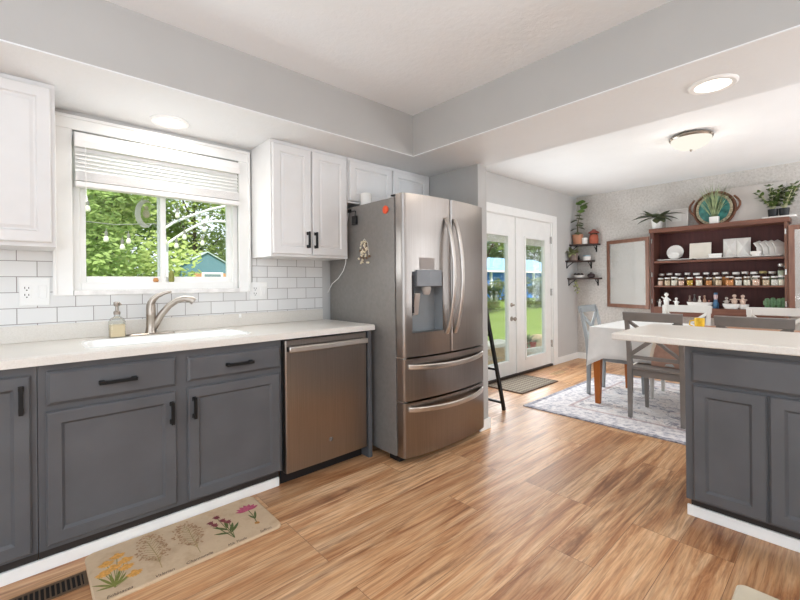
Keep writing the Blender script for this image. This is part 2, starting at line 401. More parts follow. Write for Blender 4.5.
# ------------------------------------------------------------------ the setting
W = 2.849; XF = 6.35; XB = -2.6; YB = -3.6; ZC = 2.464; ZS = 2.155; ZD = 2.508; YS = 2.205; BX0, BX1 = 2.158, 2.78
struct('floor', box(XB - .1, XF, YB - .1, W, -.1, 0), M['floor'])
cm = MB(); cm.box(XB - .1, BX0, YB - .1, YS, ZC, ZC + .1)
struct('ceiling', cm, M['ceiling'])
struct('ceiling_dining', box(BX1, XF + .1, YB - .1, W + .1, ZD, ZD + .1), ceil_mat('dining_ceiling_texture', (234, 235, 235)))
# soffit over the counter and the dropped beam: painted faces, textured undersides
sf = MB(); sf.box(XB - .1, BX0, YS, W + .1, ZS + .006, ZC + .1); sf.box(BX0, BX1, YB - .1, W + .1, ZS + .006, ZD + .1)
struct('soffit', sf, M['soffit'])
su = MB(); su.box(XB - .1, BX0, YS, W, ZS, ZS + .006); su.box(BX0, BX1, YB, W, ZS, ZS + .006)
struct('soffit_underside', su, M['soffit_under'])
# window wall with its window (kitchen) and patio door (dining) openings
WX0, WX1, WZ0, WZ1 = .175, 1.085, 1.175, 2.06
DX0, DX1, DZ1 = 3.70, 5.56, 2.045
wb = MB()
wb.box(XB - .1, WX0, W, W + .14, 0, 2.6); wb.box(WX0, WX1, W, W + .14, 0, WZ0); wb.box(WX0, WX1, W, W + .14, WZ1, 2.6)
wb.box(WX1, DX0, W, W + .14, 0, 2.6); wb.box(DX0, DX1, W, W + .14, DZ1, 2.6); wb.box(DX1, XF + .1, W, W + .14, 0, 2.6)
wb.box(DX0, DX1, W, W + .14, -.12, -.002)
struct('wall_back', wb, M['wall'])
struct('wall_right', box(XF, XF + .12, YB - .1, W, 0, 2.6), M['wallpaper'])
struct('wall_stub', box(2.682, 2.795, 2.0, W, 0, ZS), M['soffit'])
wl_ = MB()    # walls behind the camera; wide unseen openings added to let daylight in
wl_.box(XB - .1, XB, YB, W, 0, .25); wl_.box(XB - .1, XB, YB, W, 2.25, 2.6); wl_.box(XB - .1, XB, YB, -2.0, .25, 2.25); wl_.box(XB - .1, XB, 1.4, W, .25, 2.25)
struct('wall_left', wl_, M['wall'])
wf = MB()
for a, b in ((XB, -2.35), (-.45, 4.95), (5.45, XF)): wf.box(a, b, YB - .1, YB, 0, 2.6)
for a, b in ((-2.35, -.45), (4.95, 5.45)): wf.box(a, b, YB - .1, YB, 0, .35); wf.box(a, b, YB - .1, YB, 2.25, 2.6)
struct('wall_front', wf, M['wall'])
struct('baseboard_back', box(5.68, XF - .012, W - .014, W, 0, .095), M['white_trim'], .003)
struct('baseboard_right', box(XF - .014, XF, -3.0, W, 0, .095), M['white_trim'], .003)
bs = MB(); bs.box(2.668, 2.81, 1.986, 2.0, 0, .085); bs.box(2.795, 2.81, 2.0, W, 0, .085)
struct('baseboard_stub', bs, M['white_trim'], .003)
# backsplash tiles, with the plain grey end strip left showing beside the fridge
bt = MB(); bt.box(XB, WX0 - .08, W - .006, W, .99, 1.40); bt.box(WX0 - .08, WX1 + .09, W - .006, W, .99, 1.17); bt.box(WX1 + .09, 1.745, W - .006, W, .99, 1.40)
struct('backsplash', bt, M['tile'])
struct('trim_1', box(XB, 1.095, 2.284, 2.297, 0, .052), M['white_trim'], .002)
struct('trim_2', box(2.49, 2.502, -1.25, .56, 0, .054), M['white_trim'], .002)

# ------------------------------------------------------------------ kitchen window
wn1 = bpy.data.objects.new('window_1', None); C.objects.link(wn1); wn1['kind'] = 'structure'; ORG['window_1'] = (0, 0, 0)
cs = MB()
def casing(mb, x0, x1, y0, y1, z0, z1): mb.box(x0, x1, y0, y1, z0, z1)
for x0, x1 in ((.095, WX0 + .005), (WX1 - .005, 1.158)):
    cs.box(x0, x1, W - .016, W + .002, 1.148, 2.055); 
cs.box(.095, 1.158, W - .016, W + .002, 2.055, 2.126)
part(wn1, 'window_casing', cs, M['white_trim'], .004)
c2 = MB()
for x0, x1 in ((.095, .112), (1.141, 1.158)): c2.box(x0, x1, W - .026, W - .0162, 1.15, 2.112)
c2.box(.095, 1.158, W - .026, W - .0162, 2.1122, 2.13)
part(wn1, 'casing_backband', c2, M['white_trim'], .003)
part(wn1, 'window_sill', box(.1805, 1.0795, W - .024, W + .125, 1.148, 1.176), M['marble'], .004, label='white veined marble sill')
fr = MB(); yA, yB = W + .03, W + .11
fr.box(WX0, WX0 + .04, yA, yB, WZ0, WZ1); fr.box(WX1 - .03, WX1, yA, yB, WZ0, WZ1); fr.box(WX0 + .04, WX1 - .03, yA, yB, WZ1 - .04, WZ1); fr.box(WX0 + .04, WX1 - .03, yA, yB, WZ0, WZ0 + .045)
part(wn1, 'window_frame', fr, M['white_trim'], .003)
def sash(x0, x1, y0, y1):
    z0, z1, t = WZ0 + .03, WZ1 - .03, .032
    a = MB(); a.box(x0, x0 + t, y0, y1, z0, z1); a.box(x1 - t, x1, y0, y1, z0, z1); a.box(x0 + t, x1 - t, y0, y1, z0, z0 + .05); a.box(x0 + t, x1 - t, y0, y1, z1 - .045, z1)
    s_ = part(wn1, 'sash', a, M['white_trim'], .003)
    part(s_, 'pane', box(x0 + t, x1 - t, (y0 + y1) / 2 - .002, (y0 + y1) / 2 + .002, z0 + .05, z1 - .045), M['glass'])
sash(WX0 + .035, .645, W + .05, W + .075); sash(.605, WX1 - .025, W + .0782, W + .103)
# raised faux wood blind
bl = thing('window_blind', 'white faux wood blind pulled up above the kitchen sink window', 'blind', (.63, W - .02, 1.74))
va = MB(); va.prism_map([(.0, .0), (.012, -.004), (.02, .03), (.014, .07), (.0, .078)], .188, 1.075, lambda u, v, d: (d, W - .034 - u, 1.962 + v))
va.box(.188, 1.075, W - .034, W + .02, 1.965, 2.038)
part(bl, 'valance', va, M['blind'], .003)
part(bl, 'bottom_rail', box(.19, 1.073, W - .045, W + .012, 1.742, 1.772), M['blind'], .005)
for k in range(6):
    z = 1.842 + k * .0215
    sl = MB(); sl.prism_map([(-.010, -.013), (-.007, -.013), (.011, .012), (.008, .013)], .192, 1.071, lambda u, v, d, z=z: (d, W - .016 + u, z + v))
    part(bl, 'slat', sl, M['blind'])
for k in range(11):
    z = 1.776 + k * .0048
    sl = MB(); sl.prism_map([(-.027, 0), (0, .001), (.027, 0), (.027, .0034), (0, .0044), (-.027, .0034)], .192, 1.071, lambda u, v, d, z=z: (d, W - .016 + u, z + v))
    part(bl, 'slat', sl, M['blind'])
cd = MB(); cd.tube([(.235, W - .048, 1.96), (.236, W - .05, 1.7), (.236, W - .05, 1.69)], .002, 6); cd.lathe([(.002, 0), (.006, .006), (.005, .03), (.002, .035)], (.236, W - .05, 1.66), 8)
part(bl, 'pull_cord', cd, M['blind'])
a = MB(); a.lathe([(.009, 0), (.012, .01), (.009, .022), (.006, .03)], (.577, W + .02, 1.176 + .0), 10)
# ornaments on the lower sash edge
a = MB(); a.lathe([(.012, 0), (.016, .008), (.013, .02), (.006, .026)], (.585, W + .045, 1.221), 10)
solo('ornament', a, paint('orange_brown_ornament', (196, 140, 84), .6), 'tiny orange brown ornament on the window frame ledge behind the faucet', 'ornament', (.585, W + .045, 1.221), smooth=True)
a = MB(); a.lathe([(.014, 0), (.017, .012), (.015, .05), (.011, .066), (.004, .072)], (.672, W + .045, 1.221), 10)
solo('ornament', a, paint('olive_green_ornament', (138, 140, 72), .6), 'small olive green ornament on the window frame ledge right of the faucet', 'ornament', (.672, W + .045, 1.221), smooth=True)

# ------------------------------------------------------------------ cabinets
Fy = lambda yf: (lambda u, v, d: (u, yf + d, v))          # a front facing the room (-Y)
Fx = lambda xf: (lambda u, v, d: (xf + d, u, v))          # a front facing the kitchen (-X)
def door_mb(f, u0, u1, v0, v1, frame=.05, t=.02, rec=.012):
    return MB().panel(f, u0, u1, v0, v1, [(0, t), (0, .006), (.006, 0), (frame, 0), (frame + .011, rec), (frame + .02, rec)])
def drawer_mb(f, u0, u1, v0, v1, t=.02):
    return MB().panel(f, u0, u1, v0, v1, [(0, t), (0, .009), (.012, 0), (.02, 0)])
def pull_mb(f, u, v0, v1, vertical=True, w=.018):
    m_ = MB()
    g = (lambda a, b, d: f(a, b, d)) if vertical else (lambda a, b, d: f(b, a, d))
    def bx(a0, a1, b0, b1, d0, d1): m_.rings([[g(a0, b0, d0), g(a1, b0, d0), g(a1, b1, d0), g(a0, b1, d0)], [g(a0, b0, d1), g(a1, b0, d1), g(a1, b1, d1), g(a0, b1, d1)]])
    for q in (v0, v1):
        s = 1 if q == v0 else -1
        lo, hi = min(q, q + s * .022), max(q, q + s * .022)
        bx(u - w / 2, u + w / 2, lo, hi, -.004, 0); bx(u - w * .32, u + w * .32, min(q + s * .004, q + s * .018), max(q + s * .004, q + s * .018), -.028, -.004)
    bx(u - w * .42, u + w * .42, v0, v1, -.034, -.022)
    return m_
def screws(parent, f, u, v0, v1, vertical=True):
    m_ = MB()
    for q in (v0 + .011, v1 - .011):
        c = f(u, q, -.0345) if vertical else f(q, u, -.0345)
        m_.ball(c, .004, 8, 6)
    part(parent, 'screw', m_, M['chrome'], smooth=True)
# base cabinets along the window wall
def base_carcass(root, x0, x1):
    b = MB(); b.box(x0, x1, 2.255, 2.275, .10, .875); b.box(x0, x0 + .018, 2.275, W - .02, .10, .875); b.box(x1 - .018, x1, 2.275, W - .02, .10, .875)
    b.box(x0 + .018, x1 - .018, 2.275, W - .02, .10, .118); b.box(x0 + .018, x1 - .018, W - .032, W - .02, .118, .875)
    part(root, 'carcass', b, M['grey_cab'])
    part(root, 'toe_kick', box(x0, x1, 2.298, 2.312, 0, .10), M['toe'])
cab = thing('base_cabinet', 'charcoal base cabinet with full height door at the left edge of the picture', 'cabinet', (-.45, 2.5, 0))
base_carcass(cab, -.95, .022)
for u0, u1, hs in ((-.43, .003, -.026), (-.90, -.44, -.87)):
    d = part(cab, 'door', door_mb(Fy(2.235), u0, u1, .115, .838), M['grey_cab'])
    h = part(d, 'handle', pull_mb(Fy(2.235), hs, .688, .80), M['black'], .002); 
sk = thing('sink_cabinet', 'charcoal two door sink cabinet with two drawer fronts under the window', 'cabinet', (.56, 2.5, 0))
base_carcass(sk, .024, 1.098)
d = part(sk, 'drawer', drawer_mb(Fy(2.235), .052, .538, .703, .845), M['grey_cab']); part(d, 'handle', pull_mb(Fy(2.235), .772, .226, .37, False), M['black'], .002)
d = part(sk, 'drawer', drawer_mb(Fy(2.235), .589, 1.09, .713, .836), M['grey_cab']); part(d, 'handle', pull_mb(Fy(2.235), .773, .773, .918, False), M['black'], .002)
d = part(sk, 'door', door_mb(Fy(2.235), .048, .536, .122, .676), M['grey_cab']); part(d, 'handle', pull_mb(Fy(2.235), .514, .522, .63), M['black'], .002)
d = part(sk, 'door', door_mb(Fy(2.235), .588, 1.082, .112, .68), M['grey_cab']); part(d, 'handle', pull_mb(Fy(2.235), .616, .527, .634), M['black'], .002)
ep = MB(); ep.box(1.722, 1.752, 2.222, W - .02, 0, .872)
solo('end_panel', ep, M['grey_cab'], 'narrow charcoal end panel between the dishwasher and the fridge', 'cabinet panel', (1.737, 2.5, 0), bevel=.002)
# worktop with its upstand
ct = MB()
SX0, SX1, SY0, SY1 = .205, .955, 2.335, 2.665
X0, X1, Y0, Y1, Z0, Z1 = -.95, 1.779, 2.214, W - .002, .877, .914
def ringslab(mb, ox0, ox1, oy0, oy1, hole, z0, z1):
    O = [(ox0, oy0), (ox1, oy0), (ox1, oy1), (ox0, oy1)]
    e = .006
    Oi = [(ox0 + e, oy0 + e), (ox1 - e, oy0 + e), (ox1 - e, oy1), (ox0 + e, oy1)]
    n = len(hole); k = n // 4
    bmv = mb.bm.verts.new
    # side walls
    top = [bmv((x, y, z1)) for x, y in Oi]; mid = [bmv((x, y, z1 - e)) for x, y in O]; bot = [bmv((x, y, z0)) for x, y in O]
    ht = [bmv((x, y, z1)) for x, y in hole]; hb = [bmv((x, y, z0)) for x, y in hole]
    for i in range(4):
        j = (i + 1) % 4; mb.bm.faces.new((bot[i], bot[j], mid[j], mid[i])); mb.bm.faces.new((mid[i], mid[j], top[j], top[i]))
    for i in range(n):
        j = (i + 1) % n; mb.bm.faces.new((ht[i], ht[j], hb[j], hb[i]))
    # hole order: corners (x1,y1),(x0,y1),(x0,y0),(x1,y0), each k points
    for rows, outer in ((ht, top), (hb, bot)):
        q = [outer[2], outer[3], outer[0], outer[1]]
        for c in range(4):
            seg = rows[c * k:(c + 1) * k]
            for a_, b_ in zip(seg, seg[1:]): mb.bm.faces.new((q[c], a_, b_))
            nx = rows[((c + 1) * k) % n]; mb.bm.faces.new((q[c], seg[-1], nx, q[(c + 1) % 4]))
ringslab(ct, X0, X1, Y0, Y1, rrect(SX0, SX1, SY0, SY1, .07, 6), Z0, Z1)
wt = solo('worktop', ct, M['counter'], 'long beige white worktop running under the window to the fridge', 'worktop', (.4, 2.5, .877))
part(wt, 'upstand', box(-.95, 1.74, W - .022, W - .0065, .914, .999), M['counter'], .003)
# sink, cut into the worktop
s_ = MB(); rs = []
for ins, z in ((0, .906), (.004, .88), (.014, .78), (.05, .745)):
    rs.append([(x, y, z) for x, y in rrect(SX0 + ins + .001, SX1 - ins - .001, SY0 + ins + .001, SY1 - ins - .001, .069, 6)])
s_.rings(rs, False, True)
sink = solo('sink', s_, M['sink'], 'white sink set into the worktop below the window', 'sink', (.58, 2.5, .745), smooth=True)
rim = MB(); o1 = rrect(SX0 - .018, SX1 + .018, SY0 - .018, SY1 + .018, .085, 6); i1 = rrect(SX0 + .001, SX1 - .001, SY0 + .001, SY1 - .001, .069, 6)
rim.rings([[(x, y, .9142) for x, y in o1], [(x, y, .9154) for x, y in o1], [(x, y, .9154) for x, y in i1], [(x, y, .905) for x, y in i1]], False, False)
part(sink, 'sink_rim', rim, M['sink'], 0, True)
dr = MB().lathe([(.04, .0), (.042, .004), (.02, .002)], (.58, 2.5, .746), 16); part(sink, 'drain', dr, M['chrome'], 0, True)
# faucet
fx, fy = .528, 2.745
fa = thing('faucet', 'brushed nickel single lever faucet behind the white sink', 'faucet', (fx, fy, .914))
bp = MB(); bp.rings([[(x, y, z) for x, y in rrect(fx - .125 + i_, fx + .125 - i_, fy - .03 + i_, fy + .03 - i_, .0295 - i_, 6)] for z, i_ in ((.914, 0), (.919, 0), (.924, .006))])
part(fa, 'base_plate', bp, M['nickel'], 0, True)
bd = MB(); bd.lathe([(.031, .009), (.029, .02), (.0265, .04), (.025, .11), (.026, .112), (.026, .116), (.025, .118), (.025, .15), (.023, .175), (.014, .19)], (fx, fy, .914), 18)
part(fa, 'body', bd, M['nickel'], 0, True)
sp = MB(); P = [(.012, 0, .02), (.024, -.006, .06), (.05, -.02, .115), (.086, -.04, .165), (.125, -.06, .196), (.16, -.078, .206), (.19, -.094, .2), (.206, -.102, .186)]
sp.tube([(fx + a_, fy + b_, .914 + c_) for a_, b_, c_ in P], [.014, .019, .019, .018, .017, .018, .021, .022], 14)
part(fa, 'spout', sp, M['nickel'], 0, True)
lv = MB(); P = [(0, 0, .178), (.012, -.004, .205), (.035, -.012, .226), (.07, -.024, .241), (.1, -.034, .25)]
lv.tube([(fx + a_, fy + b_, .914 + c_) for a_, b_, c_ in P], [.021, .018, .013, .009, .007], 12)
part(fa, 'lever', lv, M['nickel'], 0, True)
# soap dispenser
sx_, sy_ = .362, 2.735
sd = thing('soap_dispenser', 'clear soap bottle with bronze pump half full of pale yellow soap', 'soap dispenser', (sx_, sy_, .914))
def sq(h, r, z, rad): return [(x, y, z) for x, y in rrect(sx_ - h, sx_ + h, sy_ - h, sy_ + h, rad, 3)]
b = MB(); b.rings([sq(.036, 0, .915, .01), sq(.037, 0, .99, .01), sq(.037, 0, 1.0, .012), sq(.03, 0, 1.018, .016), sq(.014, 0, 1.03, .012), sq(.013, 0, 1.045, .012)])
part(sd, 'bottle', b, M['jar_glass'], 0, True)
b = MB(); b.rings([sq(.034, 0, .918, .01), sq(.0345, 0, .985, .01)]); part(sd, 'soap', b, paint('pale_yellow_soap', (234, 214, 180), .3, .02))
b = MB(); b.lathe([(.016, 1.04), (.017, 1.055), (.013, 1.06), (.009, 1.062), (.008, 1.085), (.014, 1.088), (.016, 1.094), (.016, 1.108), (.01, 1.112)], (sx_, sy_, 0), 14); b.tube([(sx_, sy_, 1.1), (sx_ + .012, sy_ - .02, 1.1), (sx_ + .015, sy_ - .024, 1.094)], .006, 8)
part(sd, 'pump', b, M['nickel'], 0, True)
# sockets, switch and a tiny hook on the backsplash
yp = W - .006
def plate(x0, x1, z0, z1, label):
    t_ = thing('outlet_plate', label, 'outlet', ((x0 + x1) / 2, yp, z0))
    part(t_, 'cover_plate', MB().panel(Fy(yp - .006), x0, x1, z0, z1, [(0, .006), (0, .003), (.004, 0), (.006, 0)]), M['plate'])
    return t_
t_ = plate(-.037, .084, 1.10, 1.246, 'white double wall plate with outlet and switch left of the window')
def duplex(t_, x, z):
    o = part(t_, 'socket', MB().panel(Fy(yp - .009), x - .017, x + .017, z - .035, z + .035, [(0, .004), (0, .001), (.002, 0), (.004, 0)]), M['plate'])
    q = MB()
    for zz in (z + .018, z - .018):
        q.box(x - .009, x - .006, yp - .0098, yp - .0085, zz - .002, zz + .008); q.box(x + .006, x + .009, yp - .0098, yp - .0085, zz - .002, zz + .007); q.box(x - .003, x + .003, yp - .0098, yp - .0085, zz - .012, zz - .007)
    part(o, 'slot', q, M['dark_gap'])
duplex(t_, -.007, 1.173)
part(t_, 'switch', MB().panel(Fy(yp - .011), .036, .07, 1.138, 1.208, [(0, .006), (0, .002), (.003, 0), (.006, .001)]), M['plate'])
t_ = plate(1.157, 1.282, 1.09, 1.215, 'white wall plate with outlet and switch right of the window')
duplex(t_, 1.19, 1.152)
part(t_, 'switch', MB().panel(Fy(yp - .011), 1.232, 1.266, 1.118, 1.188, [(0, .006), (0, .002), (.003, 0), (.006, .001)]), M['plate'])
hk = MB(); hk.box(1.07, 1.086, W - .028, W - .0225, .972, .998); hk.tube([(1.078, W - .028, .982), (1.078, W - .038, .978), (1.078, W - .042, .986)], .003, 6)
solo('wall_hook', hk, M['plate'], 'tiny white adhesive hook on the worktop upstand', 'hook', (1.078, W - .028, .972))
# wall cabinets
def upper(name, label, x0, x1, z0, z1, doors, handles, yfr=2.51):
    t_ = thing(name, label, 'cabinet', ((x0 + x1) / 2, 2.68, z0))
    part(t_, 'carcass', box(x0, x1, yfr + .02, W - .007 if z0 < 1.6 else W - .001, z0, z1), M['white_cab'], .002)
    for (a_, b_, c_, d_), h_ in zip(doors, handles):
        dd = part(t_, 'door', MB().panel(Fy(yfr), a_, b_, c_, d_, [(0, .019), (0, .005), (.005, 0), (.05, 0), (.056, .008), (.062, .008), (.075, .003), (.085, .003)]), M['white_cab'])
        if h_: part(dd, 'handle', pull_mb(Fy(yfr), h_, 1.447, 1.56, True, .017), M['black'], .002)
ZT = ZS - .001
upper('wall_cabinet', 'white wall cabinet left of the window', -.95, .098, 1.385, ZT, [(-.42, .083, 1.405, 2.13), (-.94, -.43, 1.405, 2.13)], [-.39, None])
upper('wall_cabinet', 'white two door wall cabinet with black pulls right of the window', 1.171, 1.776, 1.385, ZT, [(1.180, 1.459, 1.402, 2.128), (1.472, 1.758, 1.402, 2.128)], [1.428, 1.487])
upper('wall_cabinet', 'short white wall cabinet above the fridge', 1.781, 2.676, 1.81, ZT, [(1.79, 2.213, 1.825, 2.128), (2.226, 2.64, 1.825, 2.128)], [None, None])

# ------------------------------------------------------------------ dishwasher
dw = thing('dishwasher', 'stainless steel dishwasher with bar handle beside the fridge', 'dishwasher', (1.41, 2.5, 0))
part(dw, 'tub', box(1.105, 1.715, 2.262, W - .03, .09, .87), M['black_plastic'])
dp = MB(); pr = [(1.11, 2.258), (1.11, 2.226), (1.116, 2.22), (1.40, 2.217), (1.700, 2.22), (1.706, 2.226), (1.706, 2.258)]
dp.prism(pr, .085, .866); part(dw, 'door_panel', dp, M['steel'], 0, True)
part(dw, 'kick_plate', box(1.11, 1.715, 2.30, 2.31, .0, .088), M['black_plastic'])
h = MB(); h.bar([(1.112 + .57 * i / 10, 2.178 - .012 * math.sin(PI * i / 10), .817) for i in range(11)], (0, 0, 1), .034, .022)
hh = part(dw, 'handle', h, M['steel_handle'], .006, True)
for xx in (1.13, 1.66): part(hh, 'handle_bracket', box(xx - .012, xx + .012, 2.178, 2.22, .802, .832), M['black_plastic'], .003)
lg = MB(); lg.lathe([(.014, 0), (.014, .002), (.011, .003)], (0, 0, 0), 20); bmesh.ops.rotate(lg.bm, verts=lg.bm.verts, cent=(0, 0, 0), matrix=Matrix.Rotation(PI / 2, 3, 'X')); bmesh.ops.translate(lg.bm, verts=lg.bm.verts, vec=(1.416, 2.2185, .211))
part(dw, 'logo_badge', lg, paint('round_badge_grey', (96, 92, 90), .4), 0, True)

# ------------------------------------------------------------------ fridge
FX0, FX1 = 1.803, 2.672; FM = (FX0 + FX1) / 2; FSE = 2.232
fg = thing('refrigerator', 'stainless french door refrigerator with water dispenser and two bottom drawers', 'refrigerator', (FM, 2.45, 0))
part(fg, 'case', box(FX0, FX1, 2.03, W - .03, .045, 1.775), M['steel_side'], .004)
part(fg, 'kick_grille', box(FX0 + .02, FX1 - .02, 2.02, 2.12, .005, .045), M['black_plastic'])
def yfront(x):
    q = (x - FM) / ((FX1 - FX0) / 2); return 1.905 + .045 * abs(q) ** 2.2
def door_poly(x0, x1, yb, round0=True, round1=True, n=12):
    p = [(x0, yb)]
    if round0: p += [(x0, yfront(x0) + .018), (x0 + .003, yfront(x0) + .008), (x0 + .01, yfront(x0 + .01) + .001)]
    else: p += [(x0, yfront(x0))]
    for i in range(1, n): x = x0 + (x1 - x0) * i / n; p.append((x, yfront(x)))
    if round1: p += [(x1 - .01, yfront(x1 - .01) + .001), (x1 - .003, yfront(x1) + .008), (x1, yfront(x1) + .018)]
    else: p += [(x1, yfront(x1))]
    return p + [(x1, yb)]
YBK = 2.018
# left door, with the opening of the dispenser left free
HX0, HX1, HZ0, HZ1 = 1.872, 2.142, .868, 1.275
ld = MB(); DZ0, DZT = .71, 1.792
ld.prism(door_poly(FX0 + .001, HX0, YBK, True, False, 4), DZ0, DZT); ld.prism(door_poly(HX1, FSE - .003, YBK, False, True, 4), DZ0, DZT)
ld.prism(door_poly(HX0, HX1, YBK, False, False, 8), DZ0, HZ0); ld.prism(door_poly(HX0, HX1, YBK, False, False, 8), HZ1, DZT)
bmesh.ops.remove_doubles(ld.bm, verts=ld.bm.verts, dist=1e-4)
ldo = part(fg, 'door', ld, M['steel'], 0, True, 'left fridge door with the water dispenser')
rd = MB(); rd.prism(door_poly(FSE + .003, FX1 - .001, YBK), DZ0, DZT); rdo = part(fg, 'door', rd, M['steel'], 0, True)
d1 = MB(); d1.prism(door_poly(FX0 + .001, FX1 - .001, YBK), .422, .698); d1o = part(fg, 'drawer', d1, M['steel'], 0, True)
d2 = MB(); d2.prism(door_poly(FX0 + .001, FX1 - .001, YBK), .05, .408); d2o = part(fg, 'drawer', d2, M['steel'], 0, True)
def bowed(x, z0, z1, out, n=14, lean=0):
    return [(x + lean * math.sin(PI * i / n), yfront(x) - .006 - out * math.sin(PI * i / n) ** .7, z0 + (z1 - z0) * i / n) for i in range(n + 1)]
for prn, x, ln in ((ldo, 2.172, .0), (rdo, 2.262, .0)):
    h = MB(); h.bar(bowed(x, .84, 1.655, .075, lean=ln), (1, 0, 0), .03, .02); part(prn, 'handle', h, M['steel_handle'], .006, True)
for prn, z in ((d1o, .648), (d2o, .368)):
    n = 16; h = MB(); h.bar([(FX0 + .03 + (FX1 - FX0 - .075) * i / n, yfront(FX0 + .03 + (FX1 - FX0 - .075) * i / n) - .004 - .05 * math.sin(PI * i / n) ** .6, z - .012 * math.sin(PI * i / n)) for i in range(n + 1)], (0, 0, 1), .034, .02)
    part(prn, 'handle', h, M['steel_handle'], .006, True)
# dispenser
HX0 += .0015; HX1 -= .0015; HZ0 += .0015; HZ1 -= .0015
dc = MB()
yb_ = 1.985
dc.face([(HX0, yb_, HZ0), (HX1, yb_, HZ0), (HX1, yb_, HZ1), (HX0, yb_, HZ1)])
for a_, b_ in (((HX0, HZ0), (HX1, HZ0)), ((HX1, HZ0), (HX1, HZ1)), ((HX1, HZ1), (HX0, HZ1)), ((HX0, HZ1), (HX0, HZ0))):
    dc.face([(a_[0], yb_, a_[1]), (b_[0], yb_, b_[1]), (b_[0], yfront(b_[0]) + .002, b_[1]), (a_[0], yfront(a_[0]) + .002, a_[1])])
dco = part(ldo, 'dispenser_recess', dc, M['disp_dark'])
cp = MB(); cp.prism([(1.9, 1.975), (1.9, 1.915), (2.0, 1.893), (2.11, 1.885), (2.118, 1.892), (2.118, 1.975)], 1.175, 1.287)
part(ldo, 'control_panel', cp, M['disp_panel'], .004, label='grey control box of the dispenser')
pn = MB(); pn.lathe([(.03, 1.176), (.034, 1.16), (.026, 1.13), (.02, 1.12)], (2.0, 1.93, 0), 14); part(ldo, 'nozzle', pn, paint('nozzle_grey', (168, 158, 150), .45), 0, True)
pd = MB(); pd.bar([(1.915, 1.93, 1.13), (1.915, 1.945, 1.05), (1.918, 1.955, .985)], (1, 0, 0), .05, .012); part(ldo, 'paddle', pd, M['steel_handle'], .004)
sg = MB(); sg.box(1.872, 1.885, 1.93, 1.98, 1.0, 1.25); part(ldo, 'side_panel', sg, M['black_plastic'])
dd = MB(); dd.face([(1.935, yfront(1.935) - .004, 1.29), (2.06, yfront(2.06) - .004, 1.29), (2.06, yfront(2.06) - .004, 1.37), (1.935, yfront(1.935) - .004, 1.37)])
part(ldo, 'display', dd, paint('smoky_display', (142, 132, 126), .4, .02))
for xx in (FX0 + .03, FX1 - .05): part(fg, 'hinge_cap', box(xx, xx + .03, 1.99, 2.1, 1.793, 1.803), M['black_plastic'], .003)
for zz in (.6985, .409): part(fg, 'hinge_bracket', box(FX0 + .005, FX0 + .04, 1.965, 2.03, zz, zz + .0115), M['chrome'])
# things stuck to and standing on the fridge
def sideface(y, z): return (FX0, y, z)
mg = MB(); mg.rings([[(FX0 - t_, 2.113 + r_ * math.cos(2 * PI * i / 24), 1.70 + r_ * math.sin(2 * PI * i / 24)) for i in range(24)] for t_, r_ in ((.0, .026), (.008, .028), (.012, .02))])
solo('fridge_magnet', mg, M['orange_plastic'], 'round orange red magnet at the top front of the fridge side', 'magnet', (FX0, 2.113, 1.672), smooth=True)
bd_t = thing('beaded_ornament', 'cream beaded cluster ornament hanging on the grey fridge side', 'ornament', (FX0, 2.35, 1.34))
r2 = random.Random(3); bead_a, bead_b = paint('cream_beads', (226, 216, 192), .4, .06), paint('brown_beads', (120, 98, 74), .4)
for k in range(46):
    v = r2.random(); z = 1.345 + .16 * v; hw = .034 + .032 * math.sin(PI * min(1, v * .85 + .25)); y = 2.352 + r2.uniform(-hw, hw); b = MB()
    b.ball((FX0 - .009, y, z), r2.uniform(.006, .0095), 8, 6); part(bd_t, 'bead', b, bead_a if k % 4 else bead_b, 0, True)
th = MB(); th.tube([(FX0 - .003, 2.30, 1.40), (FX0 - .004, 2.315, 1.49), (FX0 - .004, 2.352, 1.522), (FX0 - .004, 2.39, 1.49), (FX0 - .003, 2.405, 1.40)], .0022, 6); part(bd_t, 'cord', th, M['cream'])
bk = thing('charger', 'small black plug hanging with white cord at the back top of the fridge side', 'charger', (FX0, 2.46, 1.66))
b = MB(); b.box(FX0 - .022, FX0 - .001, 2.435, 2.485, 1.635, 1.7); part(bk, 'plug_body', b, M['black_plastic'], .004)
b = MB(); b.tube([(FX0 - .006, 2.53, 1.742), (FX0 - .008, 2.45, 1.735), (FX0 - .012, 2.455, 1.7)], .003, 6); b.box(FX0 - .012, FX0, 2.515, 2.545, 1.735, 1.758); part(bk, 'clip', b, M['black_plastic'])
b = MB(); b.tube([(FX0 - .008, 2.545, 1.74), (FX0 - .01, 2.575, 1.58), (FX0 - .01, 2.58, 1.36), (FX0 - .012, 2.61, 1.30), (FX0 - .02, 2.67, 1.24), (FX0 - .03, 2.74, 1.2), (FX0 - .04, 2.79, 1.13)], .003, 6); part(bk, 'power_cord', b, M['plate'])
bx_ = MB(); bx_.lathe([(.036, 1.776), (.042, 1.79), (.044, 1.87), (.041, 1.875), (.038, 1.80)], (1.885, 2.44, 0), 20)
solo('cup', bx_, M['china'], 'white cup standing on top of the fridge', 'cup', (1.885, 2.44, 1.775), smooth=True)

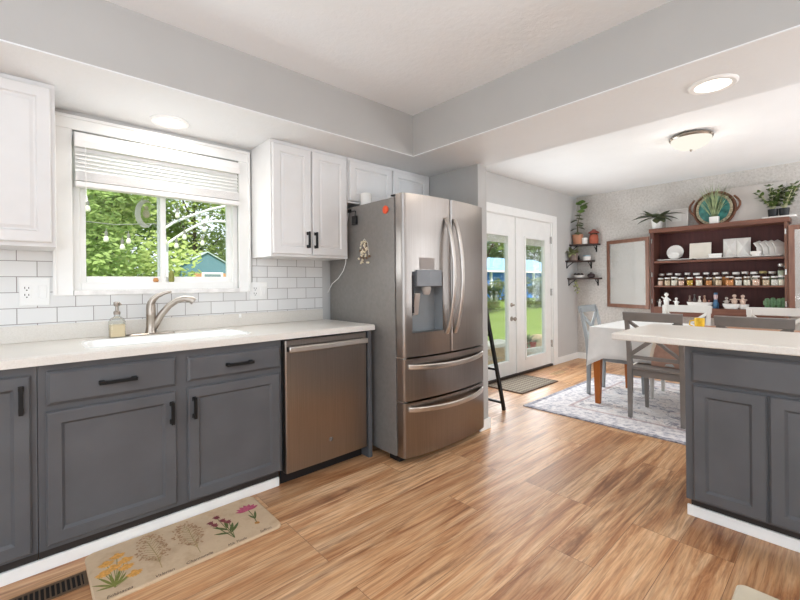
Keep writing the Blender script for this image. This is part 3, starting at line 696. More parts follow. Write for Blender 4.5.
# ------------------------------------------------------------------ ceiling lights
def can(x, y, label, en):
    t_ = thing('recessed_light', label, 'ceiling light', (x, y, ZS - .012))
    part(t_, 'trim_ring', MB().lathe([(.1, ZS), (.1, ZS - .006), (.092, ZS - .012), (.074, ZS - .010), (.072, ZS - .002)], (x, y, 0), 32, False, False), M['white_trim'], 0, True)
    part(t_, 'lens', MB().lathe([(.073, ZS - .004), (.0735, ZS - .008)], (x, y, 0), 28), M['lamp_on'])
    l = bpy.data.lights.new('recessed_lamp', 'AREA'); l.shape = 'DISK'; l.size = .14; l.energy = en; l.color = (1, .94, .86)
    o = bpy.data.objects.new('recessed_lamp', l); C.objects.link(o); o.parent = t_; o.location = (0, 0, -.004)
can(.615, 2.655, 'lit recessed ceiling light in the soffit above the sink window', 2.2)
can(2.47, .435, 'lit recessed ceiling light under the dropped beam over the island', 4)
fl = thing('flush_mount_light', 'flush ceiling light with frosted bowl and bronze rim in the dining area', 'ceiling light', (4.42, .94, 2.37))
part(fl, 'pan', MB().lathe([(.11, ZD), (.16, ZD - .012), (.168, ZD - .03), (.16, ZD - .04)], (4.42, .94, 0), 28), M['nickel'], 0, True)
part(fl, 'bowl', MB().lathe([(.155, ZD - .038), (.15, ZD - .06), (.125, ZD - .095), (.08, ZD - .12), (.02, ZD - .13)], (4.42, .94, 0), 28), emit('frosted_lit_bowl', (255, 250, 236), .8), 0, True)
part(fl, 'finial', MB().lathe([(.008, ZD - .128), (.012, ZD - .135), (.006, ZD - .15)], (4.42, .94, 0), 12), M['nickel'], 0, True)
b = MB()
for k in range(3):
    a_ = 2 * PI * k / 3 + 2.3; b = MB(); b.ball((4.42 + .166 * math.cos(a_), .94 + .166 * math.sin(a_), ZD - .032), .014, 8, 6)
    part(fl, 'thumb_screw', b, M['nickel'], 0, True)
l = bpy.data.lights.new('flush_lamp', 'POINT'); l.energy = 3; l.shadow_soft_size = .16; l.color = (1, .95, .88)
o = bpy.data.objects.new('flush_lamp', l); C.objects.link(o); o.location = (4.42, .94, 2.2)

# ------------------------------------------------------------------ floor mats, registers
km = thing('kitchen_mat', 'tan kitchen mat printed with flowers along the sink cabinets', 'mat', (.55, 2.08, 0))
b = MB(); pl = rrect(.172, .924, 1.886, 2.276, .035, 5); pl2 = rrect(.178, .918, 1.892, 2.27, .03, 5)
b.rings([[(x, y, .001) for x, y in pl], [(x, y, .007) for x, y in pl], [(x, y, .011) for x, y in pl2]]); part(km, 'mat_body', b, M['mat'])
ZM = .0116
def colm(n, c): return paint(n, c, .8, .1, 80)
INK = {k: colm('print_' + k, c) for k, c in dict(orange=(216, 160, 84), green=(122, 124, 62), olive=(166, 144, 100), brown=(172, 136, 104), plum=(130, 66, 72), pink=(178, 86, 110), darkgreen=(88, 98, 54), bulb=(176, 124, 66)).items()}
ZI = [0]
def zlift():
    ZI[0] += 1; return ZM + (ZI[0] % 400) * 3e-6
def leaf2(mb, x, y, ang, ln, wd, bend=0):
    ZM = zlift()
    dx, dy = math.cos(ang), math.sin(ang); nx, ny = -dy, dx; L, R = [], []
    for i in range(7):
        q = i / 6; ww = wd * math.sin(PI * min(1, q * .93 + .04)); bb = bend * q * q
        cx, cy = x + dx * ln * q + nx * bb, y + dy * ln * q + ny * bb
        L.append((cx + nx * ww / 2, cy + ny * ww / 2, ZM)); R.append((cx - nx * ww / 2, cy - ny * ww / 2, ZM))
    for i in range(6): mb.face([R[i], R[i + 1], L[i + 1], L[i]])
def stroke(mb, pts, w):
    for (a_, b_), (c_, d_) in zip(pts, pts[1:]):
        ZM = zlift()
        L = math.hypot(c_ - a_, d_ - b_) or 1; nx, ny = -(d_ - b_) / L * w / 2, (c_ - a_) / L * w / 2
        mb.face([(a_ + nx, b_ + ny, ZM), (a_ - nx, b_ - ny, ZM), (c_ - nx, d_ - ny, ZM), (c_ + nx, d_ + ny, ZM)])
def blob(mb, x, y, r, seed=0, z=.0013, sy=1):
    q = random.Random(seed); ZM = zlift(); mb.face([(x + r * q.uniform(.7, 1.1) * math.cos(2 * PI * i / 9), y + sy * r * q.uniform(.7, 1.1) * math.sin(2 * PI * i / 9), ZM + z) for i in range(9)])
def prt(name, mb, mat): part(km, name, mb, mat)
# orange flower
g = MB(); base = (.243, 1.95)
heads = [(.236, 2.146), (.279, 2.176), (.301, 2.121), (.296, 2.068), (.257, 2.098), (.22, 2.079), (.315, 2.0)]
for x, y in heads: stroke(g, [base, ((base[0] + x) / 2 + .004, (base[1] + y) / 2), (x, y)], .0026)
for a_, l_ in ((2.7, .06), (2.3, .09), (1.9, .11), (1.2, .12), (.8, .08), (.45, .07), (1.55, .1)): leaf2(g, base[0], base[1] + .01, a_, l_, .011, .01)
prt('printed_leaves', g, INK['green'])
g = MB()
for i, (x, y) in enumerate(heads):
    for k in range(9): leaf2(g, x, y, PI + .2 + k * .36, .032, .013)
    blob(g, x, y + .004, .013, i)
prt('printed_flowers', g, INK['orange'])
# two airy umbels
for base, tp, wd, c1, c2 in (((.407, 1.95), (.398, 2.19), .055, 'olive', 'brown'), ((.556, 1.942), (.566, 2.18), .048, 'olive', 'brown')):
    g = MB(); f_ = MB(); q = random.Random(int(base[0] * 100))
    stroke(g, [base, (base[0] + .003, base[1] + .1), tp], .003)
    for k in range(11):
        for sgn in (-1, 1):
            y0_ = base[1] + .05 + k * .02; ex = base[0] + sgn * wd * math.sin(PI * (k + 2.2) / 13.5) * q.uniform(.7, 1.1); ey = y0_ + .035
            stroke(g, [(base[0] + .002, y0_), ((base[0] + ex) / 2, y0_ + .025), (ex, ey)], .0024)
            for j in range(6): blob(f_, ex + q.uniform(-.018, .018), ey + q.uniform(-.015, .015), q.uniform(.003, .006), k * 9 + j)
    prt('printed_leaves', g, INK[c1]); prt('printed_flowers', f_, INK[c2])
# plum thistle-like heads
g = MB(); f_ = MB(); base = (.708, 1.945); heads = [(.70, 2.168), (.662, 2.136), (.672, 2.106), (.732, 2.09), (.715, 2.12)]
for x, y in heads: stroke(g, [base, ((base[0] + x) / 2, (base[1] + y) / 2 - .01), (x, y)], .003); 
for a_, l_, o_ in ((2.5, .075, .05), (2.1, .09, .08), (1.0, .08, .06), (.75, .09, .05), (1.3, .07, .1)): leaf2(g, base[0], base[1] + o_, a_, l_, .016, .008)
for i, (x, y) in enumerate(heads):
    blob(f_, x, y, .013, i)
    for k in range(5): leaf2(f_, x, y, 1.0 + k * .35, .026, .008)
prt('printed_leaves', g, INK['darkgreen']); prt('printed_flowers', f_, INK['plum'])
# pink crocus with bulb
g = MB(); f_ = MB(); h_ = MB(); base = (.834, 1.992)
stroke(g, [base, (.845, 2.07), (.846, 2.15)], .004); leaf2(g, .842, 2.03, 1.2, .08, .012); leaf2(g, .842, 2.03, 1.8, .06, .01)
for k in range(7): leaf2(f_, .845, 2.13, .3 + k * .42, .062, .024)
blob(h_, .834, 1.988, .013, 4)
prt('printed_leaves', g, INK['darkgreen']); prt('printed_flowers', f_, INK['pink']); prt('printed_bulb', h_, INK['bulb'])
def text(parent, s, loc, size, mat, rot=(0, 0, 0), shear=.35, xs=1, name='lettering'):
    c = bpy.data.curves.new(name, 'FONT'); c.body = s; c.size = size; c.shear = shear; c.extrude = .0; c.resolution_u = 3
    o = bpy.data.objects.new(name, c); c.materials.append(mat); C.objects.link(o); o.parent = parent
    bpy.context.view_layer.update()
    me = bpy.data.meshes.new_from_object(o); bpy.data.objects.remove(o)
    o = bpy.data.objects.new(name, me); C.objects.link(o); o.parent = parent
    if not me.materials: me.materials.append(mat)
    o.location = Vector(loc) - Vector(ORG[parent.name]); o.rotation_euler = rot; o.scale = (xs, 1, 1)
    return o
for s, x, xs in (('Echinacea', .209, .88), ('Valerian', .371, .88), ('Chamomile', .486, .95), ('Milk Thistle', .662, .72), ('Saffron', .812, .8)):
    text(km, s, (x, 1.899, ZM + .0005), .025, M['ink'], xs=xs)
b = MB(); pl = rrect(1.25, 2.056, -.55, .298, .03, 5); pl2 = rrect(1.256, 2.05, -.544, .292, .025, 5)
b.rings([[(x, y, .001) for x, y in pl], [(x, y, .008) for x, y in pl], [(x, y, .012) for x, y in pl2]])
solo('kitchen_mat', b, M['mat_edge'], 'plain pale beige mat at the bottom right corner in front of the island', 'mat', (1.65, -.1, 0))
def register(x0, x1, y0, y1, n, label, along_x=True, fm='bronze', dk='dark_gap'):
    t_ = thing('floor_register', label, 'floor vent', ((x0 + x1) / 2, (y0 + y1) / 2, 0))
    f_ = MB(); w_ = .012
    f_.box(x0, x1, y0, y0 + w_, .0005, .004); f_.box(x0, x1, y1 - w_, y1, .0005, .004); f_.box(x0, x0 + w_, y0 + w_, y1 - w_, .0005, .004); f_.box(x1 - w_, x1, y0 + w_, y1 - w_, .0005, .004)
    part(t_, 'frame', f_, M[fm])
    part(t_, 'duct', box(x0 + w_, x1 - w_, y0 + w_, y1 - w_, .0004, .0012), M[dk])
    s_ = MB()
    for k in range(n):
        if along_x: xx = x0 + w_ + (x1 - x0 - 2 * w_) * (k + .5) / n; s_.box(xx - .0028, xx + .0028, y0 + w_, y1 - w_, .0012, .0036)
        else: yy = y0 + w_ + (y1 - y0 - 2 * w_) * (k + .5) / n; s_.box(x0 + w_, x1 - w_, yy - .003, yy + .003, .0012, .0036)
    part(t_, 'slats', s_, M[fm])
M['bronze'] = paint('bronze_metal', (104, 84, 66), .5, .05, metal=.4)
M['pale_metal'] = paint('tan_metal', (190, 158, 122), .5)
register(-.14, .17, 2.06, 2.166, 18, 'bronze slotted floor register at the left end of the flower mat')
register(4.98, 5.28, 2.52, 2.62, 14, 'tan floor register beside the patio door mat', True, 'pale_metal', 'bronze')

# ------------------------------------------------------------------ patio doors
pdr = []
trim = MB(); trim.box(5.555, 5.672, W - .018, W + .002, 0, 2.14); trim.box(3.58, 3.705, W - .018, W + .002, 0, 2.14); trim.box(3.705, 5.555, W - .018, W + .002, 2.035, 2.14)
struct('trim_3', trim, M['white_trim'], .005)
jm = MB(); jm.box(5.535, 5.56, W, W + .13, 0, 2.045); jm.box(3.70, 3.725, W, W + .13, 0, 2.045); jm.box(3.725, 5.535, W, W + .13, 2.03, 2.045)
struct('trim_4', jm, M['white_trim'])
struct('trim_5', box(3.725, 5.535, W - .01, W + .13, 0, .028), paint('bronze_threshold', (58, 50, 46), .5), .003)
def leaf_door(nm, x0, x1, g0, g1, knob, hinge_x):
    d = bpy.data.objects.new(nm, None); C.objects.link(d); d['kind'] = 'structure'; d.location = ((x0 + x1) / 2, W, 0); ORG[d.name] = tuple(d.location)
    y0, y1, z0, z1, gz0, gz1 = W + .012, W + .056, .032, 2.028, .205, 1.78
    b = MB(); b.box(x0, g0, y0, y1, z0, z1); b.box(g1, x1, y0, y1, z0, z1); b.box(g0, g1, y0, y1, z0, gz0); b.box(g0, g1, y0, y1, gz1, z1)
    part(d, 'door_slab', b, M['white_trim'])
    f_ = MB(); t_ = .028
    f_.box(g0 - t_, g0 + .006, y0 - .012, y0, gz0 - t_, gz1 + t_); f_.box(g1 - .006, g1 + t_, y0 - .012, y0, gz0 - t_, gz1 + t_); f_.box(g0 + .006, g1 - .006, y0 - .012, y0, gz0 - t_, gz0 + .006); f_.box(g0 + .006, g1 - .006, y0 - .012, y0, gz1 - .006, gz1 + t_)
    part(d, 'glass_frame', f_, M['white_trim'], .004)
    part(d, 'pane', box(g0, g1, y0 + .02, y0 + .024, gz0, gz1), M['glass'])
    bl_ = MB()
    for k in range(7): bl_.box(g0 + .012, g1 - .012, y0 + .006, y0 + .016, gz1 - .012 - k * .013, gz1 - .004 - k * .013)
    part(d, 'mini_blind', bl_, paint('grey_white_mini_blind', (206, 204, 200), .6))
    if knob:
        for z, r_ in ((.735, .03), (.909, .026)):
            q = MB(); q.lathe([(r_, 0), (r_, .006), (r_ * .6, .01), (.011, .014), (.011, .036)] + ([(.024, .042), (.027, .055), (.02, .066), (.006, .07)] if r_ > .028 else [(.013, .04), (.006, .042)]), (0, 0, 0), 16)
            bmesh.ops.rotate(q.bm, verts=q.bm.verts, cent=(0, 0, 0), matrix=Matrix.Rotation(PI / 2, 3, 'X')); bmesh.ops.translate(q.bm, verts=q.bm.verts, vec=(knob, y0, z))
            part(d, 'knob' if r_ > .028 else 'deadbolt', q, M['nickel'], 0, True)
    for z in (1.79, 1.05, .32):
        q = MB(); q.tube([(hinge_x, W - .006, z - .05), (hinge_x, W - .006, z + .05)], .009, 8); q.box(hinge_x - .006, hinge_x + .006, W - .006, W + .01, z - .048, z + .048)
        part(d, 'hinge', q, M['chrome'], 0, True)
leaf_door('door_1', 3.728, 4.625, 3.925, 4.435, 4.51, 3.735)
leaf_door('door_2', 4.632, 5.532, 4.845, 5.352, None, 5.515)
struct('trim_6', box(4.60, 4.652, W - .004, W + .010, .035, 2.025), M['white_trim'], .004)

# ------------------------------------------------------------------ dining area: rug, doormat, ladder
RX, RY = 4.52, .565
b = MB(); b.box(RX - 1.0, RX + 1.0, RY - 1.55, RY + 1.55, .0008, .009)
solo('area_rug', b, M['rug'], 'faded blue grey and pink patterned rug under the dining table', 'rug', (RX, RY, 0))
b = MB(); b.box(3.9, 4.66, 2.36, 2.79, .0008, .010)
dm = solo('doormat', b, M['doormat'], 'brown woven doormat in front of the white patio doors', 'doormat', (4.28, 2.57, 0))
e_ = MB(); 
for q in ((3.88, 4.68, 2.34, 2.36), (3.88, 4.68, 2.79, 2.81), (3.88, 3.9, 2.36, 2.79), (4.66, 4.68, 2.36, 2.79)): e_.box(*q, .0008, .0125)
part(dm, 'border', e_, paint('brown_mat_binding', (104, 90, 78), .9))
ldr = thing('leaning_ladder', 'slim black ladder rack leaning on the end wall beside the fridge', 'ladder', (3.0, 2.35, 0))
for yy in (2.175, 2.56):
    b = MB(); b.bar([(3.287, yy, .0), (2.83, yy, 1.62)], (0, 1, 0), .024, .03); part(ldr, 'rail', b, M['black'])
for k in range(5):
    q = .045 + k * .2; b = MB(); b.bar([(3.287 - .457 * q, 2.185, 1.62 * q), (3.287 - .457 * q, 2.55, 1.62 * q)], (0, 0, 1), .02, .02); part(ldr, 'rung', b, M['black'])

# table
TX0, TX1, TY0, TY1, TZ = 4.06, 4.96, -.35, 1.69, .752
tb = thing('dining_table', 'long dining table with tapered orange brown legs on the patterned rug', 'table', (4.5, .67, .009))
part(tb, 'tabletop', box(TX0 + .006, TX1 - .006, TY0 + .006, TY1 - .006, .72, TZ), M['top_wood'], .004)
part(tb, 'apron', box(TX0 + .06, TX1 - .06, TY0 + .06, TY1 - .06, .63, .72), M['top_wood'])
for x, y in ((TX0 + .045, TY1 - .045), (TX1 - .045, TY1 - .045), (TX0 + .045, TY0 + .045), (TX1 - .045, TY0 + .045)):
    b = MB(); b.rings([[(x - h_, y - h_, z), (x + h_, y - h_, z), (x + h_, y + h_, z), (x - h_, y + h_, z)] for z, h_ in ((.0095, .022), (.60, .037), (.72, .037))])
    part(tb, 'leg', b, M['leg_wood'], .003)
# cloth over the +Y end of the table, hanging with folds; bare wood beyond it
def cloth():
    mb = MB(); YC = .95; drop = .285; zt = TZ + .003
    per = []   # perimeter from near side to far side around the +Y end
    n1, n2 = 16, 20
    for i in range(n1): per.append((TX0 - .004, YC + (TY1 + .004 - YC) * i / n1, 'x0'))
    for i in range(n2): per.append((TX0 - .004 + (TX1 - TX0 + .008) * i / n2, TY1 + .004, 'y'))
    for i in range(n1 + 1): per.append((TX1 + .004, TY1 + .004 - (TY1 + .004 - YC) * i / n1, 'x1'))
    def nrm(i):
        s = per[i][2]; return {'x0': (-1, 0), 'y': (0, 1), 'x1': (1, 0)}[s]
    rows = []
    for j in range(7):
        q = j / 6; r_ = []
        for i, (x, y, s) in enumerate(per):
            nx, ny = nrm(i); k = i
            dcorner = min(math.hypot(x - TX0, y - TY1), math.hypot(x - TX1, y - TY1))
            ex = .10 * max(0, 1 - dcorner / .12)
            if dcorner < .05: nx, ny = ((-.7 if x < 4.5 else .7), .7)
            wv = .012 * math.sin(k * 1.1) * q + .012 * math.sin(k * .43 + 1) * q
            r_.append((x + nx * (.006 + .03 * q + wv * 1.0), y + ny * (.006 + .03 * q + wv), zt - (drop + ex) * q - (0 if j else 0)))
        rows.append(r_)
    mb.rings(rows, False, False, closed=False)
    top = [(x, y, zt) for x, y, s in per]
    mb.face(rows[0])
    return mb
bc = cloth(); bmesh.ops.remove_doubles(bc.bm, verts=bc.bm.verts, dist=1e-5)
tc = solo('tablecloth', bc, M['cloth'], 'white cloth draped over the near end of the dining table', 'tablecloth', (4.5, 1.3, .45), smooth=True)
sm = tc.modifiers.new('thick', 'SOLIDIFY'); sm.thickness = .002; sm.offset = 1

# chairs with crossed backs: local frame, facing +X, back at x = 0
def make_chair(label, mat, loc, rz):
    t_ = thing('dining_chair', label, 'chair', loc, 'crossed back chairs around the dining table'); org = ORG[t_.name]; ORG[t_.name] = (0, 0, 0)
    HW = .195
    def post(y): return [(.045, y, 0), (.05, y, .2), (.052, y, .42), (.035, y, .58), (.0, y, .76), (-.035, y, .905)]
    for s in (-1, 1):
        b = MB(); b.bar(post(s * HW), (0, 1, 0), [.03, .036, .04, .036, .034, .032], [.03, .036, .042, .036, .03, .026]); part(t_, 'back_post', b, mat, .003)
        b = MB(); b.bar([(.455, s * .185, 0), (.45, s * .185, .2), (.44, s * .185, .42)], (0, 1, 0), [.026, .034, .04], [.026, .034, .04]); part(t_, 'leg', b, mat, .003)
    b = MB(); b.rings([[(x, y, z) for x, y in ((.03, -.185), (.45, -.215), (.475, -.19), (.475, .19), (.45, .215), (.03, .185))] for z in (.425, .448)]); part(t_, 'seat', b, mat, .006)
    b = MB(); b.box(.06, .46, -.195, -.177, .365, .425); b.box(.06, .46, .177, .195, .365, .425); b.box(.43, .448, -.177, .177, .365, .425); b.box(.052, .07, -.177, .177, .365, .425); part(t_, 'seat_apron', b, mat)
    n = 10; b = MB(); b.bar([(-.036 - .028 * math.sin(PI * i / n), -.218 + .436 * i / n, .888) for i in range(n + 1)], (-.22, 0, 1), .075, .022); part(t_, 'top_rail', b, mat, .004)
    for s in (-1, 1):
        b = MB(); b.bar([(.032 - .008 * s * 0 + (.003 * s), -s * .185, .55), (.002 + .003 * s, 0, .70), (-.028 + .003 * s, s * .185, .85)], (.2, 1, .2), .032, .014); part(t_, 'cross_slat', b, mat, .002)
    b = MB(); b.bar([(.04, -.185, .53), (.04, .185, .53)], (0, 0, 1), .03, .016); part(t_, 'lower_rail', b, mat, .002)
    ORG[t_.name] = org; t_.rotation_euler = (0, 0, rz)
    return t_
RZ = .0095
ch_b = make_chair('taupe grey crossed back chair nearest the island, seen from behind', M['chair_dark'], (3.838, 1.09, RZ), 0)
dup(ch_b, (3.838, .455, RZ), 0, 'taupe grey chair whose top rail shows above the island, right of the yellow mug')
ch_a = make_chair('grey crossed back chair tinted as door-lit at the cloth covered table end by the patio door', M['chair_door_lit'], (4.565, 1.895, RZ), -PI / 2)
ch_d = make_chair('pale grey chair across the table, in front of the white figurines', M['chair_light'], (5.085, 1.145, RZ), PI)
dup(ch_d, (5.085, .44, RZ), PI, 'pale grey chair across the table, in front of the green cactus tumblers')
# bag hanging behind the nearest chair
bag = thing('tote_bag', 'tan bag with cream edge band standing on the nearest chair seat', 'bag', (4.03, 1.03, .46))
pts = [(.125 * math.cos(PI - PI * i / 18), .29 * math.sin(PI * i / 18)) for i in range(19)]
b = MB(); b.prism_map(pts, 0, .06, lambda u, v, d: (4.0 + d, 1.03 + u, .46 + v)); part(bag, 'bag_body', b, paint('dusty_pink_tan_fabric', (186, 150, 134), .9, .06, 20), .004)
b = MB(); b.bar([(4.03, 1.03 + u * 1.0, .461 + v * 1.0) for u, v in pts[1:-1]], (1, 0, 0), .075, .024); part(bag, 'edge_band', b, paint('cream_band', (236, 222, 204), .8), .002)

# table things
b = MB(); b.lathe([(.03, 0), (.036, .004), (.038, .05), (.039, .105), (.036, .105), (.034, .01)], (4.45, .895, TZ + .002), 20)
mug = thing('mug', 'yellow glass mug on the dining table', 'mug', (4.45, .895, TZ)); part(mug, 'mug_body', b, M['yellow'], 0, True)
b = MB(); b.tube([(4.45, .932, TZ + .085), (4.45, .965, TZ + .08), (4.45, .972, TZ + .045), (4.45, .935, TZ + .025)], .006, 8); part(mug, 'handle', b, M['yellow'], 0, True)

# ------------------------------------------------------------------ island
isl = thing('island_cabinet', 'charcoal island cabinet with one wide drawer front and two doors', 'cabinet', (2.72, .25, 0))
b = MB(); b.box(2.45, 2.98, -.045, .555, .10, .877); part(isl, 'carcass', b, M['grey_cab'], .002)
part(isl, 'toe_kick', box(2.503, 2.97, -.045, .545, 0, .10), M['toe'])
part(isl, 'drawer', drawer_mb(Fx(2.43), -.03, .527, .695, .845), M['grey_cab'])
part(isl, 'door', door_mb(Fx(2.43), .246, .521, .112, .68), M['grey_cab']); part(isl, 'door', door_mb(Fx(2.43), -.035, .238, .112, .68), M['grey_cab'])
i2 = thing('island_cabinet', 'charcoal island cabinet continuing beyond the right edge of the picture', 'cabinet', (2.72, -.35, 0))
b = MB(); b.box(2.45, 2.98, -1.25, -.047, .10, .877); part(i2, 'carcass', b, M['grey_cab'], .002)
part(i2, 'toe_kick', box(2.503, 2.97, -1.25, -.047, 0, .10), M['toe'])
part(i2, 'drawer', drawer_mb(Fx(2.43), -.62, -.06, .695, .845), M['grey_cab'])
for a_, b_ in ((-.34, -.065), (-.625, -.35)): part(i2, 'door', door_mb(Fx(2.43), a_, b_, .112, .68), M['grey_cab'])
b = MB(); b.box(2.366, 3.06, -1.3, .877, .879, .914)
solo('island_worktop', b, M['counter'], 'beige white island worktop overhanging its charcoal cabinet', 'worktop', (2.7, -.2, .879), bevel=.006)

# ------------------------------------------------------------------ hutch on the far wall
HX = 6.075; HY0, HY1 = .402, 1.752; HZB, HZT = .745, 1.88
hu = thing('hutch', 'dark cherry wood open hutch of white dishes and spice jars on the mottled wall', 'hutch', (6.2, 1.08, HZB))
S1, S2, S3 = 1.452, 1.133, .857
part(hu, 'back_panel', box(XF - .012, XF - .001, HY0 + .03, HY1, HZB, HZT - .053), M['hutch_back'])
part(hu, 'side_panel', box(HX, XF - .012, HY1 - .04, HY1, HZB, HZT - .053), M['hutch'], .002)
part(hu, 'side_panel', box(HX, XF - .012, HY0 + .03, HY0 + .055, HZB, HZT - .053), M['door_wood'], .002)
part(hu, 'top_board', box(HX - .012, XF - .001, HY0 + .012, HY1 + .012, HZT - .055, HZT), M['hutch_edge'], .004)
part(hu, 'shelf', box(HX + .012, XF - .013, HY0 + .056, HY1 - .041, S1 - .026, S1), M['hutch_edge'], .002)
part(hu, 'shelf', box(HX + .012, XF - .013, HY0 + .056, HY1 - .041, S2 - .02, S2), M['hutch_edge'], .002)
part(hu, 'base_rail', box(HX - .006, XF - .013, HY0 + .056, HY1 - .041, HZB, S3), M['hutch_edge'], .003)
def hutch_door(p0, p1, label=None):
    a_, b_ = Vector((*p0, 0)), Vector((*p1, 0)); dv = (b_ - a_); L = dv.length; dv.normalize(); nv = Vector((-dv.y, dv.x, 0))
    f = lambda u, v, d: tuple(a_ + dv * u + nv * d + Vector((0, 0, v)))
    z0, z1, t = .822, 1.785, .05
    m_ = MB()
    def bx(u0, u1, v0, v1, d0=-.01, d1=.01): m_.rings([[f(u0, v0, d0), f(u1, v0, d0), f(u1, v1, d0), f(u0, v1, d0)], [f(u0, v0, d1), f(u1, v0, d1), f(u1, v1, d1), f(u0, v1, d1)]])
    bx(0, t, z0, z1); bx(L - t, L, z0, z1); bx(t, L - t, z0, z0 + t); bx(t, L - t, z1 - t, z1)
    o = part(hu, 'glass_door', m_, M['door_wood'], .002, label=label)
    m_ = MB(); bx(t, L - t, z0 + t, z1 - t, -.003, .003); part(o, 'pane', m_, M['glass_cab'])
hutch_door((HX - .012, HY1 + .008), (6.318, 2.385), 'left glass door swung open against the wall')
hutch_door((HX - .012, HY0 + .024), (6.318, -.215), 'right glass door swung open against the wall')
for z in (1.72, 1.28, .93):
    for y in (HY1 - .02, HY0 + .045): part(hu, 'hinge', box(HX - .008, HX, y - .006, y + .006, z - .03, z + .03), M['chrome'])

# jars
JAR = {}
def jar(x, y, z, r, h, fill, lid, label, group='spice jars on the middle hutch shelf'):
    t_ = thing('spice_jar', label, 'jar', (x, y, z), group)
    part(t_, 'glass_body', MB().lathe([(r * .94, z + .0006), (r, z + .006), (r, z + h * .72), (r * .82, z + h * .82), (r * .82, z + h * .86)], (x, y, 0), 14), M['jar_glass'], 0, True)
    part(t_, 'contents', MB().lathe([(r * .9, z + .002), (r * .92, z + h * .12), (r * .92, z + h * .62)], (x, y, 0), 12), fill)
    part(t_, 'lid', MB().lathe([(r * .9, z + h * .84), (r * .93, z + h * .86), (r * .93, z + h * .98), (r * .86, z + h)], (x, y, 0), 14), lid, 0, True)
    return t_
def F(n, c): return paint('spice_' + n, c, .8, .12, 90)
SP = dict(pink=F('pink', (222, 188, 170)), orange=F('orange', (206, 142, 88)), tan=F('tan', (216, 192, 164)), cream=F('cream', (232, 220, 204)), yellow=F('yellow', (200, 164, 70)), white=F('white', (228, 222, 214)), brown=F('brown', (152, 112, 82)), green=F('green', (140, 146, 104)), red=F('red', (170, 92, 72)))
LIDS = dict(w=paint('white_jar_lid', (226, 222, 218), .4), s=paint('silver_jar_lid', (196, 190, 186), .3, metal=.7), g=paint('olive_jar_lid', (160, 146, 96), .5))
front = [(1.651, 'pink', 'w'), (1.572, 'tan', 'w'), (1.496, 'cream', 'w'), (1.42, 'pink', 'w'), (1.328, 'yellow', 'w'), (1.235, 'cream', 'w'), (1.135, 'orange', 's'), (1.042, 'tan', 'w'), (0.938, 'orange', 's'), (0.855, 'white', 'w'), (0.779, 'cream', 's'), (0.7, 'pink', 'w'), (0.615, 'tan', 'w'), (0.544, 'white', 'w'), (0.483, 'cream', 'w')]
back = [(1.664, 'brown', 's'), (1.572, 'brown', 's'), (1.477, 'tan', 's'), (1.374, 'brown', 's'), (1.279, 'red', 'w'), (1.177, 'brown', 's'), (1.082, 'tan', 's'), (0.99, 'orange', 's'), (0.891, 'pink', 'w'), (0.81, 'brown', 's'), (0.728, 'cream', 'w'), (0.648, 'brown', 'g'), (0.572, 'green', 's')]
ORD = ['leftmost', 'second', 'third', 'fourth', 'fifth', 'sixth', 'seventh', 'eighth', 'ninth', 'tenth', 'eleventh', 'twelfth', 'thirteenth', 'fourteenth', 'rightmost']
for i, (y, f_, l_) in enumerate(front):
    big = f_ == 'orange' and i == 8
    lab = f'{ORD[i]} spice jar from the left in the front row on the middle hutch shelf' if i not in (0, 14) else f'{ORD[i]} spice jar of the front row on the middle hutch shelf'
    jar(6.135, y, S2, .041 if big else .033 + .003 * (i % 3 == 2), .098 + .006 * (i % 3), SP[f_], LIDS[l_], lab)
for i, (y, f_, l_) in enumerate(back):
    lab = f'{ORD[i]} tall jar from the left in the back row behind the spice jars' if i not in (0, 12) else ('leftmost' if i == 0 else 'rightmost') + ' tall jar of the back row behind the spice jars'
    jar(6.225, y, S2, .037, .158 + .006 * (i % 2), SP[f_], LIDS[l_], lab)
st = thing('glass_jar', 'tall pale green glass jar with silver top at the right of the spice jars', 'jar', (6.2, .49, S2))
part(st, 'glass_body', MB().lathe([(.034, S2 + .001), (.036, S2 + .01), (.036, S2 + .17), (.024, S2 + .2), (.024, S2 + .21)], (6.215, .492, 0), 14), M['jar_glass'], 0, True)
part(st, 'contents', MB().lathe([(.031, S2 + .003), (.032, S2 + .165)], (6.215, .492, 0), 12), F('pale_green', (190, 196, 176)))
part(st, 'lid', MB().lathe([(.027, S2 + .21), (.03, S2 + .214), (.03, S2 + .24), (.015, S2 + .25)], (6.215, .492, 0), 14), LIDS['s'], 0, True)

# white dishes on the upper shelf
def slab(x, y, z, hy, hz, th, lean, name, label, cat, mat, bevel=.002, extra=None):
    m_ = MB(); m_.box(-th / 2, th / 2, -hy, hy, 0, hz)
    bmesh.ops.rotate(m_.bm, verts=m_.bm.verts, cent=(0, 0, 0), matrix=Matrix.Rotation(lean, 3, 'Y')); bmesh.ops.translate(m_.bm, verts=m_.bm.verts, vec=(x, y, z))
    return solo(name, m_, mat, label, cat, (x, y, z), 'white dishes on the upper hutch shelf', bevel)
def dish(y0, y1, x0, x1, label):
    m_ = MB(); o_ = rrect(x0, x1, y0, y1, .03, 4); i_ = rrect(x0 + .018, x1 - .018, y0 + .018, y1 - .018, .02, 4); u_ = rrect(x0 + .03, x1 - .03, y0 + .03, y1 - .03, .015, 4)
    m_.rings([[(x, y, S1 + .001) for x, y in u_], [(x, y, S1 + .016) for x, y in o_], [(x, y, S1 + .02) for x, y in o_], [(x, y, S1 + .012) for x, y in i_]])
    solo('platter', m_, M['china'], label, 'platter', ((x0 + x1) / 2, (y0 + y1) / 2, S1), 'white platters lying on the upper hutch shelf', smooth=True)
dish(1.30, 1.69, 6.10, 6.32, 'leftmost flat white platter on the upper hutch shelf, under the oval plates')
dish(.885, 1.285, 6.10, 6.32, 'middle flat white platter on the upper hutch shelf, in front of the square tiles')
